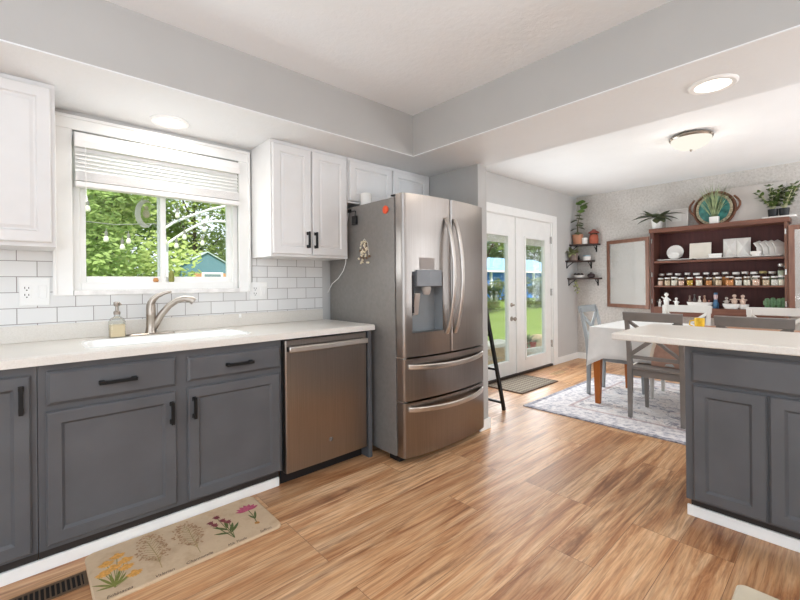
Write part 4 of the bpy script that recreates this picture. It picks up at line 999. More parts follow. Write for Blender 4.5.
dish(.475, .87, 6.10, 6.32, 'right hand flat white platter on the upper hutch shelf, under the curved plates')
def oval(x, y, z, ry, rz, lean, label):
    m_ = MB(); rs = []
    for k, d in ((.15, .004), (.6, .002), (.72, .0), (1.0, -.016), (1.0, -.012), (.7, .006), (.1, .009)):
        rs.append([(d, ry * k * math.cos(2 * PI * i / 28), rz + rz * k * math.sin(2 * PI * i / 28)) for i in range(28)])
    m_.rings(rs); bmesh.ops.rotate(m_.bm, verts=m_.bm.verts, cent=(0, 0, 0), matrix=Matrix.Rotation(lean, 3, 'Y')); bmesh.ops.translate(m_.bm, verts=m_.bm.verts, vec=(x, y, z))
    solo('oval_plate', m_, M['china'], label, 'plate', (x, y, z), 'oval white plates on the upper hutch shelf', smooth=True)
oval(6.25, 1.515, S1 + .022, .095, .095, .25, 'larger oval white plate standing at the back left of the upper hutch shelf')
oval(6.205, 1.52, S1 + .022, .062, .048, .35, 'smaller oval white plate leaning in front of the larger oval one')
slab(6.24, 1.243, S1 + .018, .112, .20, .012, .12, 'square_tile', 'plain cream square tile standing on the upper hutch shelf', 'tile', M['cream'])
bw_ = MB(); o_ = rrect(6.13, 6.20, 1.01, 1.145, .01, 3); i_ = rrect(6.138, 6.192, 1.018, 1.137, .008, 3); u_ = rrect(6.14, 6.19, 1.025, 1.13, .01, 3)
bw_.rings([[(x, y, S1 + .013) for x, y in u_], [(x, y, S1 + .068) for x, y in o_], [(x, y, S1 + .068) for x, y in i_], [(x, y, S1 + .02) for x, y in i_]])
solo('rectangular_bowl', bw_, M['china'], 'small rectangular white bowl between the cream tile and the faceted tiles', 'bowl', (6.165, 1.078, S1 + .012))
for yc, lab in ((.9505, 'left one of the two white faceted square plates standing on the upper hutch shelf'), (.822, 'right one of the two white faceted square plates standing on the upper hutch shelf')):
    m_ = MB(); h_ = .0635; zz = S1 + .013; x_ = 6.235
    # a relief of folded triangles around a raised centre
    top = [(x_ + .03, yc - h_, zz + .232), (x_ + .03, yc + h_, zz + .232)]; botm = [(x_, yc - h_, zz), (x_, yc + h_, zz)]; cen = (x_ - .034, yc, zz + .116)
    corners = [(x_, yc - h_, zz), (x_, yc + h_, zz), (x_ + .03, yc + h_, zz + .232), (x_ + .03, yc - h_, zz + .232)]
    mids = [(x_ + .012, yc, zz), (x_ + .026, yc + h_, zz + .116), (x_ + .04, yc, zz + .232), (x_ + .026, yc - h_, zz + .116)]
    for k in range(4):
        m_.face([corners[k], mids[k], cen]); m_.face([mids[k], corners[(k + 1) % 4], cen])
    bk_ = [(c[0] + .022, c[1], c[2]) for c in corners]
    for k in range(4):
        m_.face([corners[k], bk_[k], mids[k]]); m_.face([mids[k], bk_[k], bk_[(k + 1) % 4]]); m_.face([mids[k], bk_[(k + 1) % 4], corners[(k + 1) % 4]])
    m_.face(bk_[::-1]); bmesh.ops.remove_doubles(m_.bm, verts=m_.bm.verts, dist=1e-5)
    solo('faceted_plate', m_, M['china'], lab, 'plate', (x_, yc, zz), 'faceted white plates on the upper hutch shelf')
bw_ = MB(); bw_.lathe([(.03, 0), (.034, .004), (.056, .058), (.053, .058), (.03, .01)], (6.13, .70, S1 + .013), 20)
solo('round_bowl', bw_, M['china'], 'small round white bowl in front of the curved plates on the upper hutch shelf', 'bowl', (6.13, .70, S1 + .013), smooth=True)
for k in range(4):
    y = .672 - .052 * k; m_ = MB(); n = 12
    P = [(6.24, y + .05 - .05 * math.sin(PI / 2 * i / n) - .02, S1 + .0145 + .172 * (i / n)) for i in range(n + 1)]
    P = [(6.19 + .05 * i / n, y - .026 * (1 - ((i / n - .45) / .55) ** 2) + .035 * max(0, i / n - .6) / .4, S1 + .016 + .168 * i / n) for i in range(n + 1)]
    m_.bar(P, (.62, -.78, 0), [.085 + .045 * math.sin(PI * i / n) for i in range(n + 1)], .008)
    solo('curved_plate', m_, M['china'], ['leftmost', 'second', 'third', 'rightmost'][k] + ' of the four curved white plates lined up on the upper hutch shelf', 'plate', (6.22, y, S1 + .014), 'curved white plates on the upper hutch shelf', smooth=True)
# bottom shelf: figurines, trays, tumblers
def figurine(x, y, z, h, mat, label, cat='figurine', group=None, arms=True, sd=0):
    q = random.Random(sd); m_ = MB(); r = h * .16
    m_.lathe([(r * 1.25, 0), (r * 1.3, h * .04), (r * .95, h * .1), (r * 1.0, h * .3), (r * 1.2, h * .45), (r * .85, h * .62), (r * .4, h * .72), (r * .4, h * .74)], (x, y, z), 12)
    m_.ball((x, y, z + h * .86), h * .135, 10, 8)
    if arms:
        for s in (-1, 1): m_.tube([(x, y + s * r * .8, z + h * .58), (x - r * .6, y + s * r * 1.7, z + h * q.uniform(.42, .75))], [r * .32, r * .24], 6)
    return solo('figurine', m_, mat, label, cat, (x, y, z), group, smooth=True)
figurine(6.13, 1.585, S3, .185, M['china'], 'taller white figurine at the left end of the bottom hutch shelf', sd=1)
figurine(6.14, 1.665, S3, .10, M['china'], 'small white figurine leftmost on the bottom hutch shelf', sd=2)
figurine(6.13, 1.475, S3, .125, M['china'], 'shorter white figurine between the tall figurine and the long tray', sd=3)
def boat(x, y, hy, hx, z, h, label, round_=False):
    m_ = MB(); o_ = [(x + hx * math.cos(2 * PI * i / 24), y + hy * math.copysign(abs(math.sin(2 * PI * i / 24)) ** (1 if round_ else .8), math.sin(2 * PI * i / 24))) for i in range(24)]
    sc = lambda k: [(x + (a_ - x) * k, y + (c_ - y) * k) for a_, c_ in o_]
    m_.rings([[(a_, c_, z + .001) for a_, c_ in sc(.7)], [(a_, c_, z + h * .5) for a_, c_ in sc(.92)], [(a_, c_, z + h) for a_, c_ in o_], [(a_, c_, z + h) for a_, c_ in sc(.93)], [(a_, c_, z + h * .35) for a_, c_ in sc(.7)]])
    return solo('serving_dish', m_, M['china'], label, 'dish', (x, y, z), smooth=True)
boat(6.15, 1.235, .135, .06, S3, .07, 'long white boat shaped dish holding small bottles on the bottom hutch shelf')
for k, (y, c, h) in enumerate(((1.335, (112, 92, 82), .12), (1.285, (74, 66, 62), .14), (1.234, (204, 196, 186), .115), (1.183, (150, 116, 96), .125), (1.14, (128, 76, 66), .07))):
    m_ = MB(); m_.lathe([(.016, 0), (.019, .006), (.018, h * .55), (.008, h * .7), (.008, h * .86), (.011, h * .88), (.01, h), (.004, h * 1.01)], (6.15, y, S3 + .028), 12)
    solo('small_bottle', m_, paint('bottle_tint', c, .4, .08, 40), f'{["leftmost", "second", "third", "fourth", "lowest, rightmost"][k]} small bottle in the long white dish of the hutch', 'bottle', (6.15, y, S3 + .028), 'small bottles in the long white dish', smooth=True)
m_ = MB(); m_.lathe([(.028, 0), (.031, .006), (.031, .05), (.022, .075), (.017, .11), (.02, .14), (.019, .185), (.01, .19)], (6.16, 1.075, S3), 14)
bb = solo('blue_bottle', m_, paint('blue_figurine_glaze', (52, 92, 124), .3, .15, 30), 'tall blue bottle with pale neck band beside the long white dish', 'bottle', (6.16, 1.075, S3), smooth=True)
part(bb, 'neck_band', MB().lathe([(.0185, .108), (.0215, .14), (.0205, .165)], (6.16, 1.075, S3), 14, False, False), paint('pale_pink_band', (196, 168, 168), .4), 0, True)
boat(6.14, .925, .085, .055, S3, .06, 'white oval dish with figurines left of the round one on the bottom hutch shelf')
boat(6.16, .815, .05, .045, S3, .055, 'small round white dish holding one figurine on the bottom hutch shelf', True)
for k, (y, c, h, x) in enumerate(((.968, (170, 160, 152), .115, 6.14), (.895, (188, 164, 148), .15, 6.14), (.822, (206, 180, 164), .145, 6.16))):
    figurine(x, y, S3 + .024, h, paint('figurine_tint', c, .5, .12, 60), ['grey figurine at the left of the white oval dish in the hutch', 'tall beige figurine at the right of the white oval dish in the hutch', 'pinkish figurine standing in the small round white dish'][k], sd=k + 9)
gm = paint('cactus_green_glass', (92, 124, 88), .3, .12, 30)
for k, y in enumerate((.607, .558, .509, .472)):
    t_ = thing('cactus_tumbler', ['leftmost', 'second', 'third', 'rightmost'][k] + ' of the four green cactus tumblers on the bottom hutch shelf', 'tumbler', (6.14, y, S3), 'green cactus tumblers')
    h = .132 + .008 * (k % 2)
    fl_ = MB(); rs = []
    for r_, z_ in ((.019, .0006), (.021, .004), (.0215, h * .85), (.018, h * .95), (.01, h)):
        rs.append([(6.14 + r_ * (1 + .09 * math.cos(10 * a_)) * math.cos(a_), y + r_ * (1 + .09 * math.cos(10 * a_)) * math.sin(a_), S3 + z_) for a_ in [2 * PI * i / 40 for i in range(40)]])
    fl_.rings(rs); part(t_, 'tumbler_body', fl_, gm, 0, True)
    a_ = MB(); a_.tube([(6.12, y + .014, S3 + h * .4), (6.112, y + .026, S3 + h * .46), (6.112, y + .026, S3 + h * .78)], .005, 8)
    part(t_, 'cactus_arm', a_, gm, 0, True)

# plants
def leaf3(mb, base, az, el, ln, wd, droop=.4, n=6, fold=.15, pw=1.0):
    p = Vector(base); d = Vector((math.cos(az) * math.cos(el), math.sin(az) * math.cos(el), math.sin(el))); side = Vector((-math.sin(az), math.cos(az), 0))
    L, Mi, R = [], [], []
    for i in range(n + 1):
        q = i / n; ww = wd * max(.02, math.sin(PI * min(1, (q * .95 + .03) ** pw)))
        up = side.cross(d).normalized() * -1
        L.append(tuple(p + side * ww / 2 + up * -ww * fold)); Mi.append(tuple(p)); R.append(tuple(p - side * ww / 2 + up * -ww * fold))
        p = p + d * ln / n; e2 = math.asin(max(-1, min(1, d.z))) - droop / n * 2
        d = Vector((math.cos(az) * math.cos(e2), math.sin(az) * math.cos(e2), math.sin(e2)))
    vl = [mb.bm.verts.new(v) for v in L]; vm = [mb.bm.verts.new(v) for v in Mi]; vr = [mb.bm.verts.new(v) for v in R]
    for i in range(n):
        mb.bm.faces.new((vl[i], vm[i], vm[i + 1], vl[i + 1])); mb.bm.faces.new((vm[i], vr[i], vr[i + 1], vm[i + 1]))
def pot(t_, x, y, z, r0_, r1_, h, mat, seg=20):
    part(t_, 'pot', MB().lathe([(r0_, 0), (r0_ * 1.03, .004), (r1_, h - .004), (r1_, h), (r1_ * .9, h), (r1_ * .86, h * .86)], (x, y, z + .0006), seg), mat, 0, True)
    part(t_, 'soil', MB().lathe([(r1_ * .85, h * .86), (r1_ * .84, h * .9)], (x, y, z), 14), M['dirt'])
ZT2 = HZT
x, y = 6.19, 1.70
t_ = thing('potted_plant', 'dark leaved plant in a white pot on top of the hutch, leftmost', 'plant', (x, y, ZT2))
pot(t_, x, y, ZT2, .05, .068, .128, M['china'])
g = MB(); q = random.Random(5)
for az, el, ln, wd in ((1.75, .35, .30, .06), (1.3, .5, .28, .06), (-1.5, .42, .31, .055), (-1.2, .15, .24, .06), (2.6, .6, .2, .065), (3.3, .4, .2, .07), (-2.4, .35, .22, .07), (.4, .9, .2, .055), (-1.8, -.1, .2, .07), (1.9, .05, .24, .065), (3.9, -.2, .19, .07), (-.6, 1.0, .22, .06), (-2.0, .8, .2, .06), (2.2, 1.05, .2, .055), (-2.9, -.2, .17, .07), (1.55, .75, .24, .05)):
    leaf3(g, (x + .02 * math.cos(az), y + .02 * math.sin(az), ZT2 + .13 + q.uniform(0, .05)), az, el, ln, wd * 1.45, .5)
part(t_, 'leaves', g, M['leaf_dark'], 0, True)
s_ = MB(); s_.tube([(x, y, ZT2 + .11), (x, y + .01, ZT2 + .2)], [.012, .005], 6); part(t_, 'stem', s_, M['stem'])
m_ = MB(); m_.ball((x - .02, y - .02, ZT2 + .22), .018, 8, 6, 1, 1, 1.3); part(t_, 'pale_bud', m_, M['canvas'], 0, True)
# boards and platter leaning behind
def board(y0, y1, z0, z1, x0, lean, name, label, cat, mat, frame=None):
    m_ = MB(); m_.box(-.009, .009, y0, y1, 0, z1 - z0); bmesh.ops.rotate(m_.bm, verts=m_.bm.verts, cent=(0, 0, 0), matrix=Matrix.Rotation(lean, 3, 'Y')); bmesh.ops.translate(m_.bm, verts=m_.bm.verts, vec=(x0, 0, z0))
    o = solo(name, m_, mat, label, cat, (x0, (y0 + y1) / 2, z0))
    if frame:
        m_ = MB()
        for bx in ((y0, y0 + .012, 0, z1 - z0), (y1 - .012, y1, 0, z1 - z0), (y0 + .012, y1 - .012, 0, .012), (y0 + .012, y1 - .012, z1 - z0 - .012, z1 - z0)): m_.box(-.016, -.0095, *bx)
        m_.box(-.0125, -.0095, (y0 + y1) / 2 - .05, (y0 + y1) / 2 + .05, .09, (z1 - z0) - .07)
        bmesh.ops.rotate(m_.bm, verts=m_.bm.verts, cent=(0, 0, 0), matrix=Matrix.Rotation(lean, 3, 'Y')); bmesh.ops.translate(m_.bm, verts=m_.bm.verts, vec=(x0, 0, z0))
        part(o, 'raised_frame', m_, frame)
board(1.375, 1.62, ZT2 + .001, 2.135, 6.285, .13, 'framed_picture', 'small white framed picture behind the dark leaved plant', 'picture', M['canvas'], M['china'])
board(.46, .99, ZT2 + .001, 2.315, 6.275, .13, 'canvas_board', 'large white canvas board leaning behind the plant in black pots', 'board', paint('dusty_white_canvas', (204, 198, 193), .9, .02))
pt = thing('round_platter', 'teal glazed round platter in a brown wicker tray leaning on the wall', 'platter', (6.25, 1.11, ZT2))
PC = Vector((6.262, 1.1, 2.072))
def disc(prof, ry, rz, n=36):
    m_ = MB(); m_.rings([[(PC.x + d + .13 * (rz * k * math.sin(2 * PI * i / n)), PC.y + ry * k * math.cos(2 * PI * i / n), PC.z + rz * k * math.sin(2 * PI * i / n)) for i in range(n)] for k, d in prof]); return m_
part(pt, 'wicker_tray', disc(((.1, .02), (.98, .02), (1.02, .005), (1.0, -.012), (.93, -.01), (.9, .012), (.1, .012)), .215, .225), M['wicker'], 0, True)
part(pt, 'glazed_rim', disc(((.7, .004), (.99, -.004), (1.0, -.010), (.8, -.012), (.78, -.006)), .185, .195), M['speckle'], 0, True)
part(pt, 'teal_dish', disc(((.1, -.004), (.7, -.004), (1.0, -.0135), (.98, -.0155), (.7, -.008), (.1, -.006)), .155, .165), M['teal'], 0, True)
for s in (-1, 1):
    m_ = MB(); n = 12
    m_.tube([(PC.x - .01 + .0, PC.y + s * (.195 + .055 * math.sin(PI * i / n)), PC.z + .11 - .2 * i / n + (.03 if s > 0 else .03)) for i in range(n + 1)], .012, 8); part(pt, 'tray_handle', m_, M['wicker'], 0, True)
x, y = 6.15, 1.08
t_ = thing('potted_grass', 'spiky grass plant in a white square pot in front of the teal platter', 'plant', (x, y, ZT2))
m_ = MB(); m_.rings([[(a_, c_, z) for a_, c_ in rrect(x - h_, x + h_, y - h_ * 1.15, y + h_ * 1.15, .012, 3)] for h_, z in ((.038, ZT2 + .0006), (.041, ZT2 + .085), (.035, ZT2 + .085), (.034, ZT2 + .07))]); part(t_, 'pot', m_, M['china'])
g = MB(); q = random.Random(8)
for k in range(110):
    az = q.uniform(0, 2 * PI); el = q.uniform(.95, 1.52); leaf3(g, (x + q.uniform(-.022, .022), y + q.uniform(-.025, .025), ZT2 + .072), az, max(el, 1.34) if math.cos(az) > .1 else el, q.uniform(.26, .46), .009, q.uniform(.05, .3), 4, .1, .7)
part(t_, 'grass_blades', g, M['leaf_grass'])
x, y = 6.19, .52
m_ = MB(); o_ = rrect(x - .07, x + .07, y - .155, y + .135, .02, 3); m_.rings([[(a_, c_, ZT2 + .0006) for a_, c_ in o_], [(a_, c_, ZT2 + .022) for a_, c_ in o_]])
solo('plant_tray', m_, M['china'], 'low white tray under the black pots on top of the hutch', 'tray', (x, y, ZT2), bevel=.004)
for k, (yy, lab) in enumerate(((.556, 'bushy green plant in the left black pot at the right end of the hutch top'), (.464, 'bushy green plant in the right black pot at the right end of the hutch top'))):
    t_ = thing('potted_plant', lab, 'plant', (x, yy, ZT2 + .022)); z = ZT2 + .0226
    pot(t_, x, yy, z, .038, .0455, .085, M['black_plastic'])
    g = MB(); s_ = MB(); q = random.Random(20 + k)
    for j in range(9):
        az = q.uniform(0, 2 * PI); L_ = q.uniform(.16, .30); tilt = q.uniform(.15, .75); pts = []
        for i in range(6):
            u = i / 5; pts.append((x + math.cos(az) * math.sin(tilt) * L_ * u, yy + math.sin(az) * math.sin(tilt) * L_ * u, z + .075 + L_ * u * math.cos(tilt * .8)))
        s_.tube(pts, [.011, .009, .006, .005, .004, .003], 6)
        for p in pts[1:]:
            for w_ in range(4): leaf3(g, p, az + q.uniform(-1.9, 1.9), q.uniform(.1, 1.1), q.uniform(.04, .065), .034, .3, 4)
    part(t_, 'stems', s_, paint('pale_stem', (176, 176, 140), .6), 0, True); part(t_, 'leaves', g, M['leaf_zz'], 0, True)

# ------------------------------------------------------------------ corner shelves
def corner_shelf(z, ax, by, label):
    t_ = thing('corner_shelf', label, 'shelf', (6.2, 2.7, z)); g_ = .002
    m_ = MB(); m_.prism([(XF - g_, W - g_), (XF - ax, W - g_), (XF - ax, W - .05), (XF - .16, W - by * .55), (XF - .10, W - by), (XF - g_, W - by)], z - .022, z); part(t_, 'shelf_board', m_, M['shelf_wood'], .002)
    def bracket(f, label=None):
        m_ = MB(); m_.bar([f(.004, -.022), f(.004, -.12)], f(0, 0, 1), .02, .006); m_.bar([f(.0, -.025), f(.11, -.025)], f(0, 0, 1), .02, .006); m_.tube([f(.006, -.115), f(.03, -.08), f(.10, -.032)], .0055, 6); part(t_, 'bracket', m_, M['black'])
    yb2 = W - by + .06; xb2 = XF - ax + .05
    bracket(lambda d, h, s=0: (0, 1, 0) if s else (XF - d, yb2, z + h)); bracket(lambda d, h, s=0: (1, 0, 0) if s else (xb2, W - d, z + h))
Z1_, Z2_, Z3_ = 1.762, 1.514, 1.252
corner_shelf(Z1_, .26, .36, 'topmost dark wooden corner shelf with terracotta pots')
corner_shelf(Z2_, .40, .28, 'middle dark wooden corner shelf with a grey brown plant pot')
corner_shelf(Z3_, .34, .38, 'lowest dark wooden corner shelf with a white boat dish')
x, y = 6.20, 2.765
t_ = thing('potted_plant', 'tall climbing plant in a terracotta pot on the topmost corner shelf', 'plant', (x, y, Z1_))
pot(t_, x, y, Z1_, .062, .078, .148, M['terracotta'])
g = MB(); s_ = MB(); s_.tube([(x, y, Z1_ + .12), (x + .015, y + .01, Z1_ + .3), (x + .03, y - .02, Z1_ + .44), (x + .03, y - .05, Z1_ + .6)], [.008, .006, .005, .003], 6)
q = random.Random(31)
for z, az, ln in ((.18, 3.6, .12), (.24, 2.4, .12), (.26, -1.2, .1), (.3, 3.9, .12), (.33, 4.4, .1), (.37, 2.6, .12), (.4, -2.2, .11), (.45, 3.6, .08)): leaf3(g, (x + .012, y + .0, Z1_ + z), az, .3, ln * 1.15, .125, .8)
part(t_, 'stem', s_, M['stem']); part(t_, 'lower_leaves', g, M['leaf_dark'], 0, True)
g = MB()
for z, az, ln in ((.48, 3.6, .1), (.52, -2.0, .13), (.55, 4.2, .11), (.58, -1.2, .12), (.6, 2.8, .09), (.62, -2.5, .1)): leaf3(g, (x + .03, y - .04, Z1_ + z), az, .8, ln * 1.1, .11, .5)
part(t_, 'young_leaves', g, M['leaf'], 0, True)
x, y = 6.21, 2.665
m_ = MB(); m_.lathe([(.036, .0006), (.04, .006), (.042, .085), (.042, .092), (.037, .092), (.036, .03)], (x, y, Z1_), 18)
solo('white_cup', m_, M['china'], 'small white cup between the terracotta pot and the red clay jar', 'cup', (x, y, Z1_), smooth=True)
x, y = 6.27, 2.555
t_ = thing('clay_lantern', 'red clay jar with flared lid on the topmost corner shelf', 'jar', (x, y, Z1_))
part(t_, 'jar_body', MB().lathe([(.052, .0006), (.062, .01), (.066, .06), (.06, .12), (.05, .135)], (x, y, Z1_), 18), M['brick_red'], 0, True)
part(t_, 'dark_opening', MB().lathe([(.05, .136), (.05, .158)], (x, y, Z1_), 16), M['dirt'])
part(t_, 'flared_lid', MB().lathe([(.074, .156), (.078, .162), (.07, .175), (.045, .19), (.03, .2), (.028, .212), (.01, .216)], (x, y, Z1_), 18), paint('dark_red_clay', (140, 74, 64), .7, .08), 0, True)
x, y = 6.07, 2.775
t_ = thing('potted_plant', 'variegated plant in a grey brown pot on the middle corner shelf', 'plant', (x, y, Z2_))
pot(t_, x, y, Z2_, .054, .068, .105, M['greypot'])
g = MB(); q = random.Random(41)
for k in range(34): leaf3(g, (x + q.uniform(-.02, .02), y + q.uniform(-.02, .02), Z2_ + .1), q.uniform(2.4, 5.4), q.uniform(.1, 1.3), q.uniform(.08, .17), .055, q.uniform(.3, .9))
part(t_, 'leaves', g, M['leaf_var'], 0, True)
x, y = 6.16, 2.74
m_ = MB(); m_.lathe([(.03, .0006), (.032, .004), (.008, .012), (.02, .03), (.018, .05), (.006, .075), (.003, .08)], (x, y, Z2_), 12)
solo('small_ornament', m_, M['black'], 'small dark cone shaped ornament on the middle corner shelf', 'ornament', (x, y, Z2_), smooth=True)
x, y = 6.25, 2.655
m_ = MB(); m_.lathe([(.05, .0006), (.058, .01), (.06, .055), (.056, .062)], (x, y, Z2_), 18)
t_ = solo('ceramic_jar', m_, M['china'], 'squat white jar with blue lid on the middle corner shelf', 'jar', (x, y, Z2_), smooth=True)
part(t_, 'lid', MB().lathe([(.052, .0625), (.056, .066), (.05, .078), (.01, .082)], (x, y, Z2_), 18), paint('pale_blue_glaze', (146, 176, 190), .3), 0, True)
x, y = 6.17, 2.74
m_ = MB(); o_ = [(x + .07 * math.cos(2 * PI * i / 24), y + .0 + .085 * math.sin(2 * PI * i / 24)) for i in range(24)]
sc = lambda k: [(x + (a_ - x) * k, y + (c_ - y) * k) for a_, c_ in o_]
m_.rings([[(a_, c_, Z3_ + .0006) for a_, c_ in sc(.6)], [(a_, c_, Z3_ + .03) for a_, c_ in sc(.95)], [(a_, c_, Z3_ + .038) for a_, c_ in o_], [(a_, c_, Z3_ + .03) for a_, c_ in sc(.86)], [(a_, c_, Z3_ + .012) for a_, c_ in sc(.55)]])
solo('boat_dish', m_, M['china'], 'white oval dish of dark stones on the lowest corner shelf', 'dish', (x, y, Z3_), smooth=True)
q = random.Random(51)
stm = paint('dark_stone', (64, 58, 56), .6, .2, 40)
for k, (dx, dy) in enumerate(((-.02, .045), (.02, .02), (-.015, -.005), (.02, -.035), (-.02, -.05))):
    m_ = MB(); m_.ball((x + dx, y + dy, Z3_ + .044), .026, 10, 7, 1, 1, 1.15)
    solo('dark_stone', m_, stm, 'dark round stone in the white oval dish on the lowest corner shelf', 'stone', (x + dx, y + dy, Z3_ + .02), 'dark stones in the white oval dish', smooth=True)
x, y = 6.26, 2.595
m_ = MB(); m_.lathe([(.03, .0006), (.05, .012), (.056, .035), (.044, .06), (.02, .068), (.016, .078), (.006, .082)], (x, y, Z3_), 16)
solo('dark_teapot', m_, paint('dark_plum_glaze', (62, 48, 50), .35, .1), 'dark round lidded pot on the lowest corner shelf', 'pot', (x, y, Z3_), smooth=True)
t_ = thing('hanging_vine', 'pale green vine hanging below the lowest corner shelf', 'plant', (6.14, 2.755, Z3_ - .2))
g = MB(); s_ = MB(); s_.tube([(6.13, 2.78, Z3_ - .023), (6.10, 2.775, Z3_ - .08), (6.12, 2.75, Z3_ - .15), (6.13, 2.74, Z3_ - .2)], .003, 6); q = random.Random(61)
for k in range(14): leaf3(g, (6.12, 2.755 + q.uniform(-.03, .03), Z3_ - .03 - .013 * k), q.uniform(2.2, 5), q.uniform(-.5, .6), .06, .04, .6, 4)
part(t_, 'stem', s_, M['stem']); part(t_, 'leaves', g, M['leaf_var'], 0, True)

# ------------------------------------------------------------------ outdoors
def at(x0, x1, y0, y1, z): return [(x0, y0, z), (x1, y0, z), (x1, y1, z), (x0, y1, z)]
lw = MB(); lw.box(-18, 60, W + .16, 60, -.6, -.32)
lwn = mesh_obj('lawn', lw, M['grass']); tag(lwn, 'bright green mown lawn outside the windows', 'lawn', kind='structure')
struct('patio_slab', box(2.4, 5.0, W + .16, 3.75, -.32, -.12), M['concrete'])
def tree(x, y, h, r, mat, label, seed, trunk=.16, base=-.32, n=2600, low=.18, name='tree', ls=.17):
    q = random.Random(seed); t_ = thing(name, label, 'tree' if name == 'tree' else 'shrub', (x, y, base), 'trees beyond the lawn' if name == 'tree' else 'shrubs along the lawn')
    m_ = MB()
    if trunk:
        m_.tube([(x, y, base), (x + .05, y, base + h * .4), (x, y + .05, base + h * .8)], [trunk, trunk * .7, trunk * .3], 8)
        for k in range(5):
            az = k * 1.3; m_.tube([(x, y, base + h * (.3 + .08 * k)), (x + r * .6 * math.cos(az), y + r * .6 * math.sin(az), base + h * (.5 + .08 * k))], [trunk * .4, trunk * .12], 6)
        part(t_, 'trunk', m_, M['bark'], 0, True)
    g = MB(); zc = base + h * (low + (1 - low) / 2); rz = h * (1 - low) / 2
    cl = [(q.gauss(0, .45), q.gauss(0, .45), q.uniform(-.8, .8)) for _ in range(26)]
    for k in range(n):
        a_, b_, c_ = cl[k % 26]; v = Vector((q.gauss(0, 1), q.gauss(0, 1), q.gauss(0, 1))).normalized() * (q.random() ** .4) * .42
        px, py, pz = a_ + v.x, b_ + v.y, c_ + v.z * .8
        p = Vector((x + px * r, y + py * r, zc + pz * rz)); s = ls * q.uniform(.6, 1.4)
        u = Vector((q.gauss(0, 1), q.gauss(0, 1), q.gauss(0, .5))).normalized(); w_ = u.orthogonal().normalized() * .55
        g.face([tuple(p - u * s / 2), tuple(p + w_ * s / 2), tuple(p + u * s / 2), tuple(p - w_ * s / 2)])
    part(t_, 'crown', g, mat)
LT = {'a': 'fresh green leafy tree beyond the lawn', 'b': 'yellow green leafy tree beyond the lawn', 'c': 'deep green leafy tree beyond the lawn'}
trees = [(.5, 13, 6.2, 1.9, 'a', 'leftmost tree filling the left pane of the kitchen window'), (1.7, 17, 6.6, 1.9, 'b', 'yellow green tree in the middle of the kitchen window'), (2.4, 23, 8.8, 2.8, 'a', 'tall fresh green tree at the back of the kitchen window view'), (9.8, 20, 8, 2.8, 'a', 'fresh green tree right of the teal shed'), (-.8, 17, 7, 3.0, 'b', 'yellow green tree at the far left beyond the kitchen window'), (5.9, 21.2, 8.2, 2.3, 'b', 'tall yellow green tree right behind the teal shed'),
         (13.0, 9.6, 6.6, 1.7, 'a', 'bright green tree in the left patio door pane'), (44.5, 31, 11, 4.2, 'c', 'large dark tree behind the blue building, in the left patio door pane'), (56, 31.5, 12, 4.6, 'c', 'large dark tree behind the blue building, in the right patio door pane'), (20.5, 25, 10, 3.6, 'b', 'tall yellow green tree left of the blue building')]
for i, (x, y, h, r, mk, lab) in enumerate(trees): tree(x, y, h, r, M['tree_' + mk], lab, 100 + i, n=9000 if y < 25 and i < 7 else 4200, ls=.16 if y < 14 else .24 if y < 25 else .45, low=.42 if i == 6 else .1, trunk=.14)
for i, x in enumerate((12.6, 14.2, 15.8, 17.4, 19.0, 20.6, 22.2)): tree(x, 12.2, 1.7, .66, M['shrub'], 'grey green rounded shrub in the row along the far side of the lawn', 200 + i, 0, n=1500, low=.0, name='shrub', ls=.13)
# teal shed
sh = thing('garden_shed', 'teal garden shed with white trim seen through the right window pane', 'shed', (4.95, 17, -.32))
g_ = [(4.02, -.32), (5.8, -.32), (5.8, 1.9), (4.91, 2.40), (4.02, 1.9)]
part(sh, 'siding', MB().prism_map(g_, 16, 17, lambda u, v, d: (u, d, v)), M['shed_teal'])
for s in (-1, 1):
    m_ = MB(); m_.rings([[(4.91, y_, 2.405), (4.91 + s * .98, y_, 1.855), (4.91 + s * .98, y_, 1.885), (4.91, y_, 2.44)] for y_ in (15.93, 17.05)]); part(sh, 'roof', m_, paint('pale_roof_edge', (176, 190, 190), .7))
part(sh, 'door', box(4.45, 5.6, 15.96, 15.999, -.30, 1.63), paint('brown_shed_door', (176, 128, 92), .7, .08))
part(sh, 'window', box(4.7, 5.45, 15.93, 15.959, 1.1, 1.66), M['white_trim']); part(sh, 'window_pane', box(4.78, 5.37, 15.92, 15.929, 1.15, 1.60), paint('dark_pane', (110, 124, 128), .2))
# blue building beyond the lawn
bb = thing('blue_building', 'long blue metal building with pale blue roof beyond the lawn', 'building', (33, 22, -.32))
part(bb, 'wall', box(25, 42, 20, 24, -.32, 2.15), M['blue'])
m_ = MB(); m_.rings([[(24.6, 19.5, 2.08), (24.6, 19.5, 2.2), (24.6, 24, 3.65), (24.6, 24, 3.5)], [(42.4, 19.5, 2.08), (42.4, 19.5, 2.2), (42.4, 24, 3.65), (42.4, 24, 3.5)]]); part(bb, 'roof', m_, M['blue_roof'])
part(bb, 'gutter', box(24.6, 42.4, 19.42, 19.55, 2.02, 2.16), M['white_trim'])
for k in range(6): part(bb, 'post', box(25 + 3.4 * k - .1, 25 + 3.4 * k + .1, 19.85, 20, -.32, 2.1), M['white_trim'])
struct('eave', box(-1.2, 2.0, W + .14, 3.42, 2.30, 2.38), M['white_trim'])
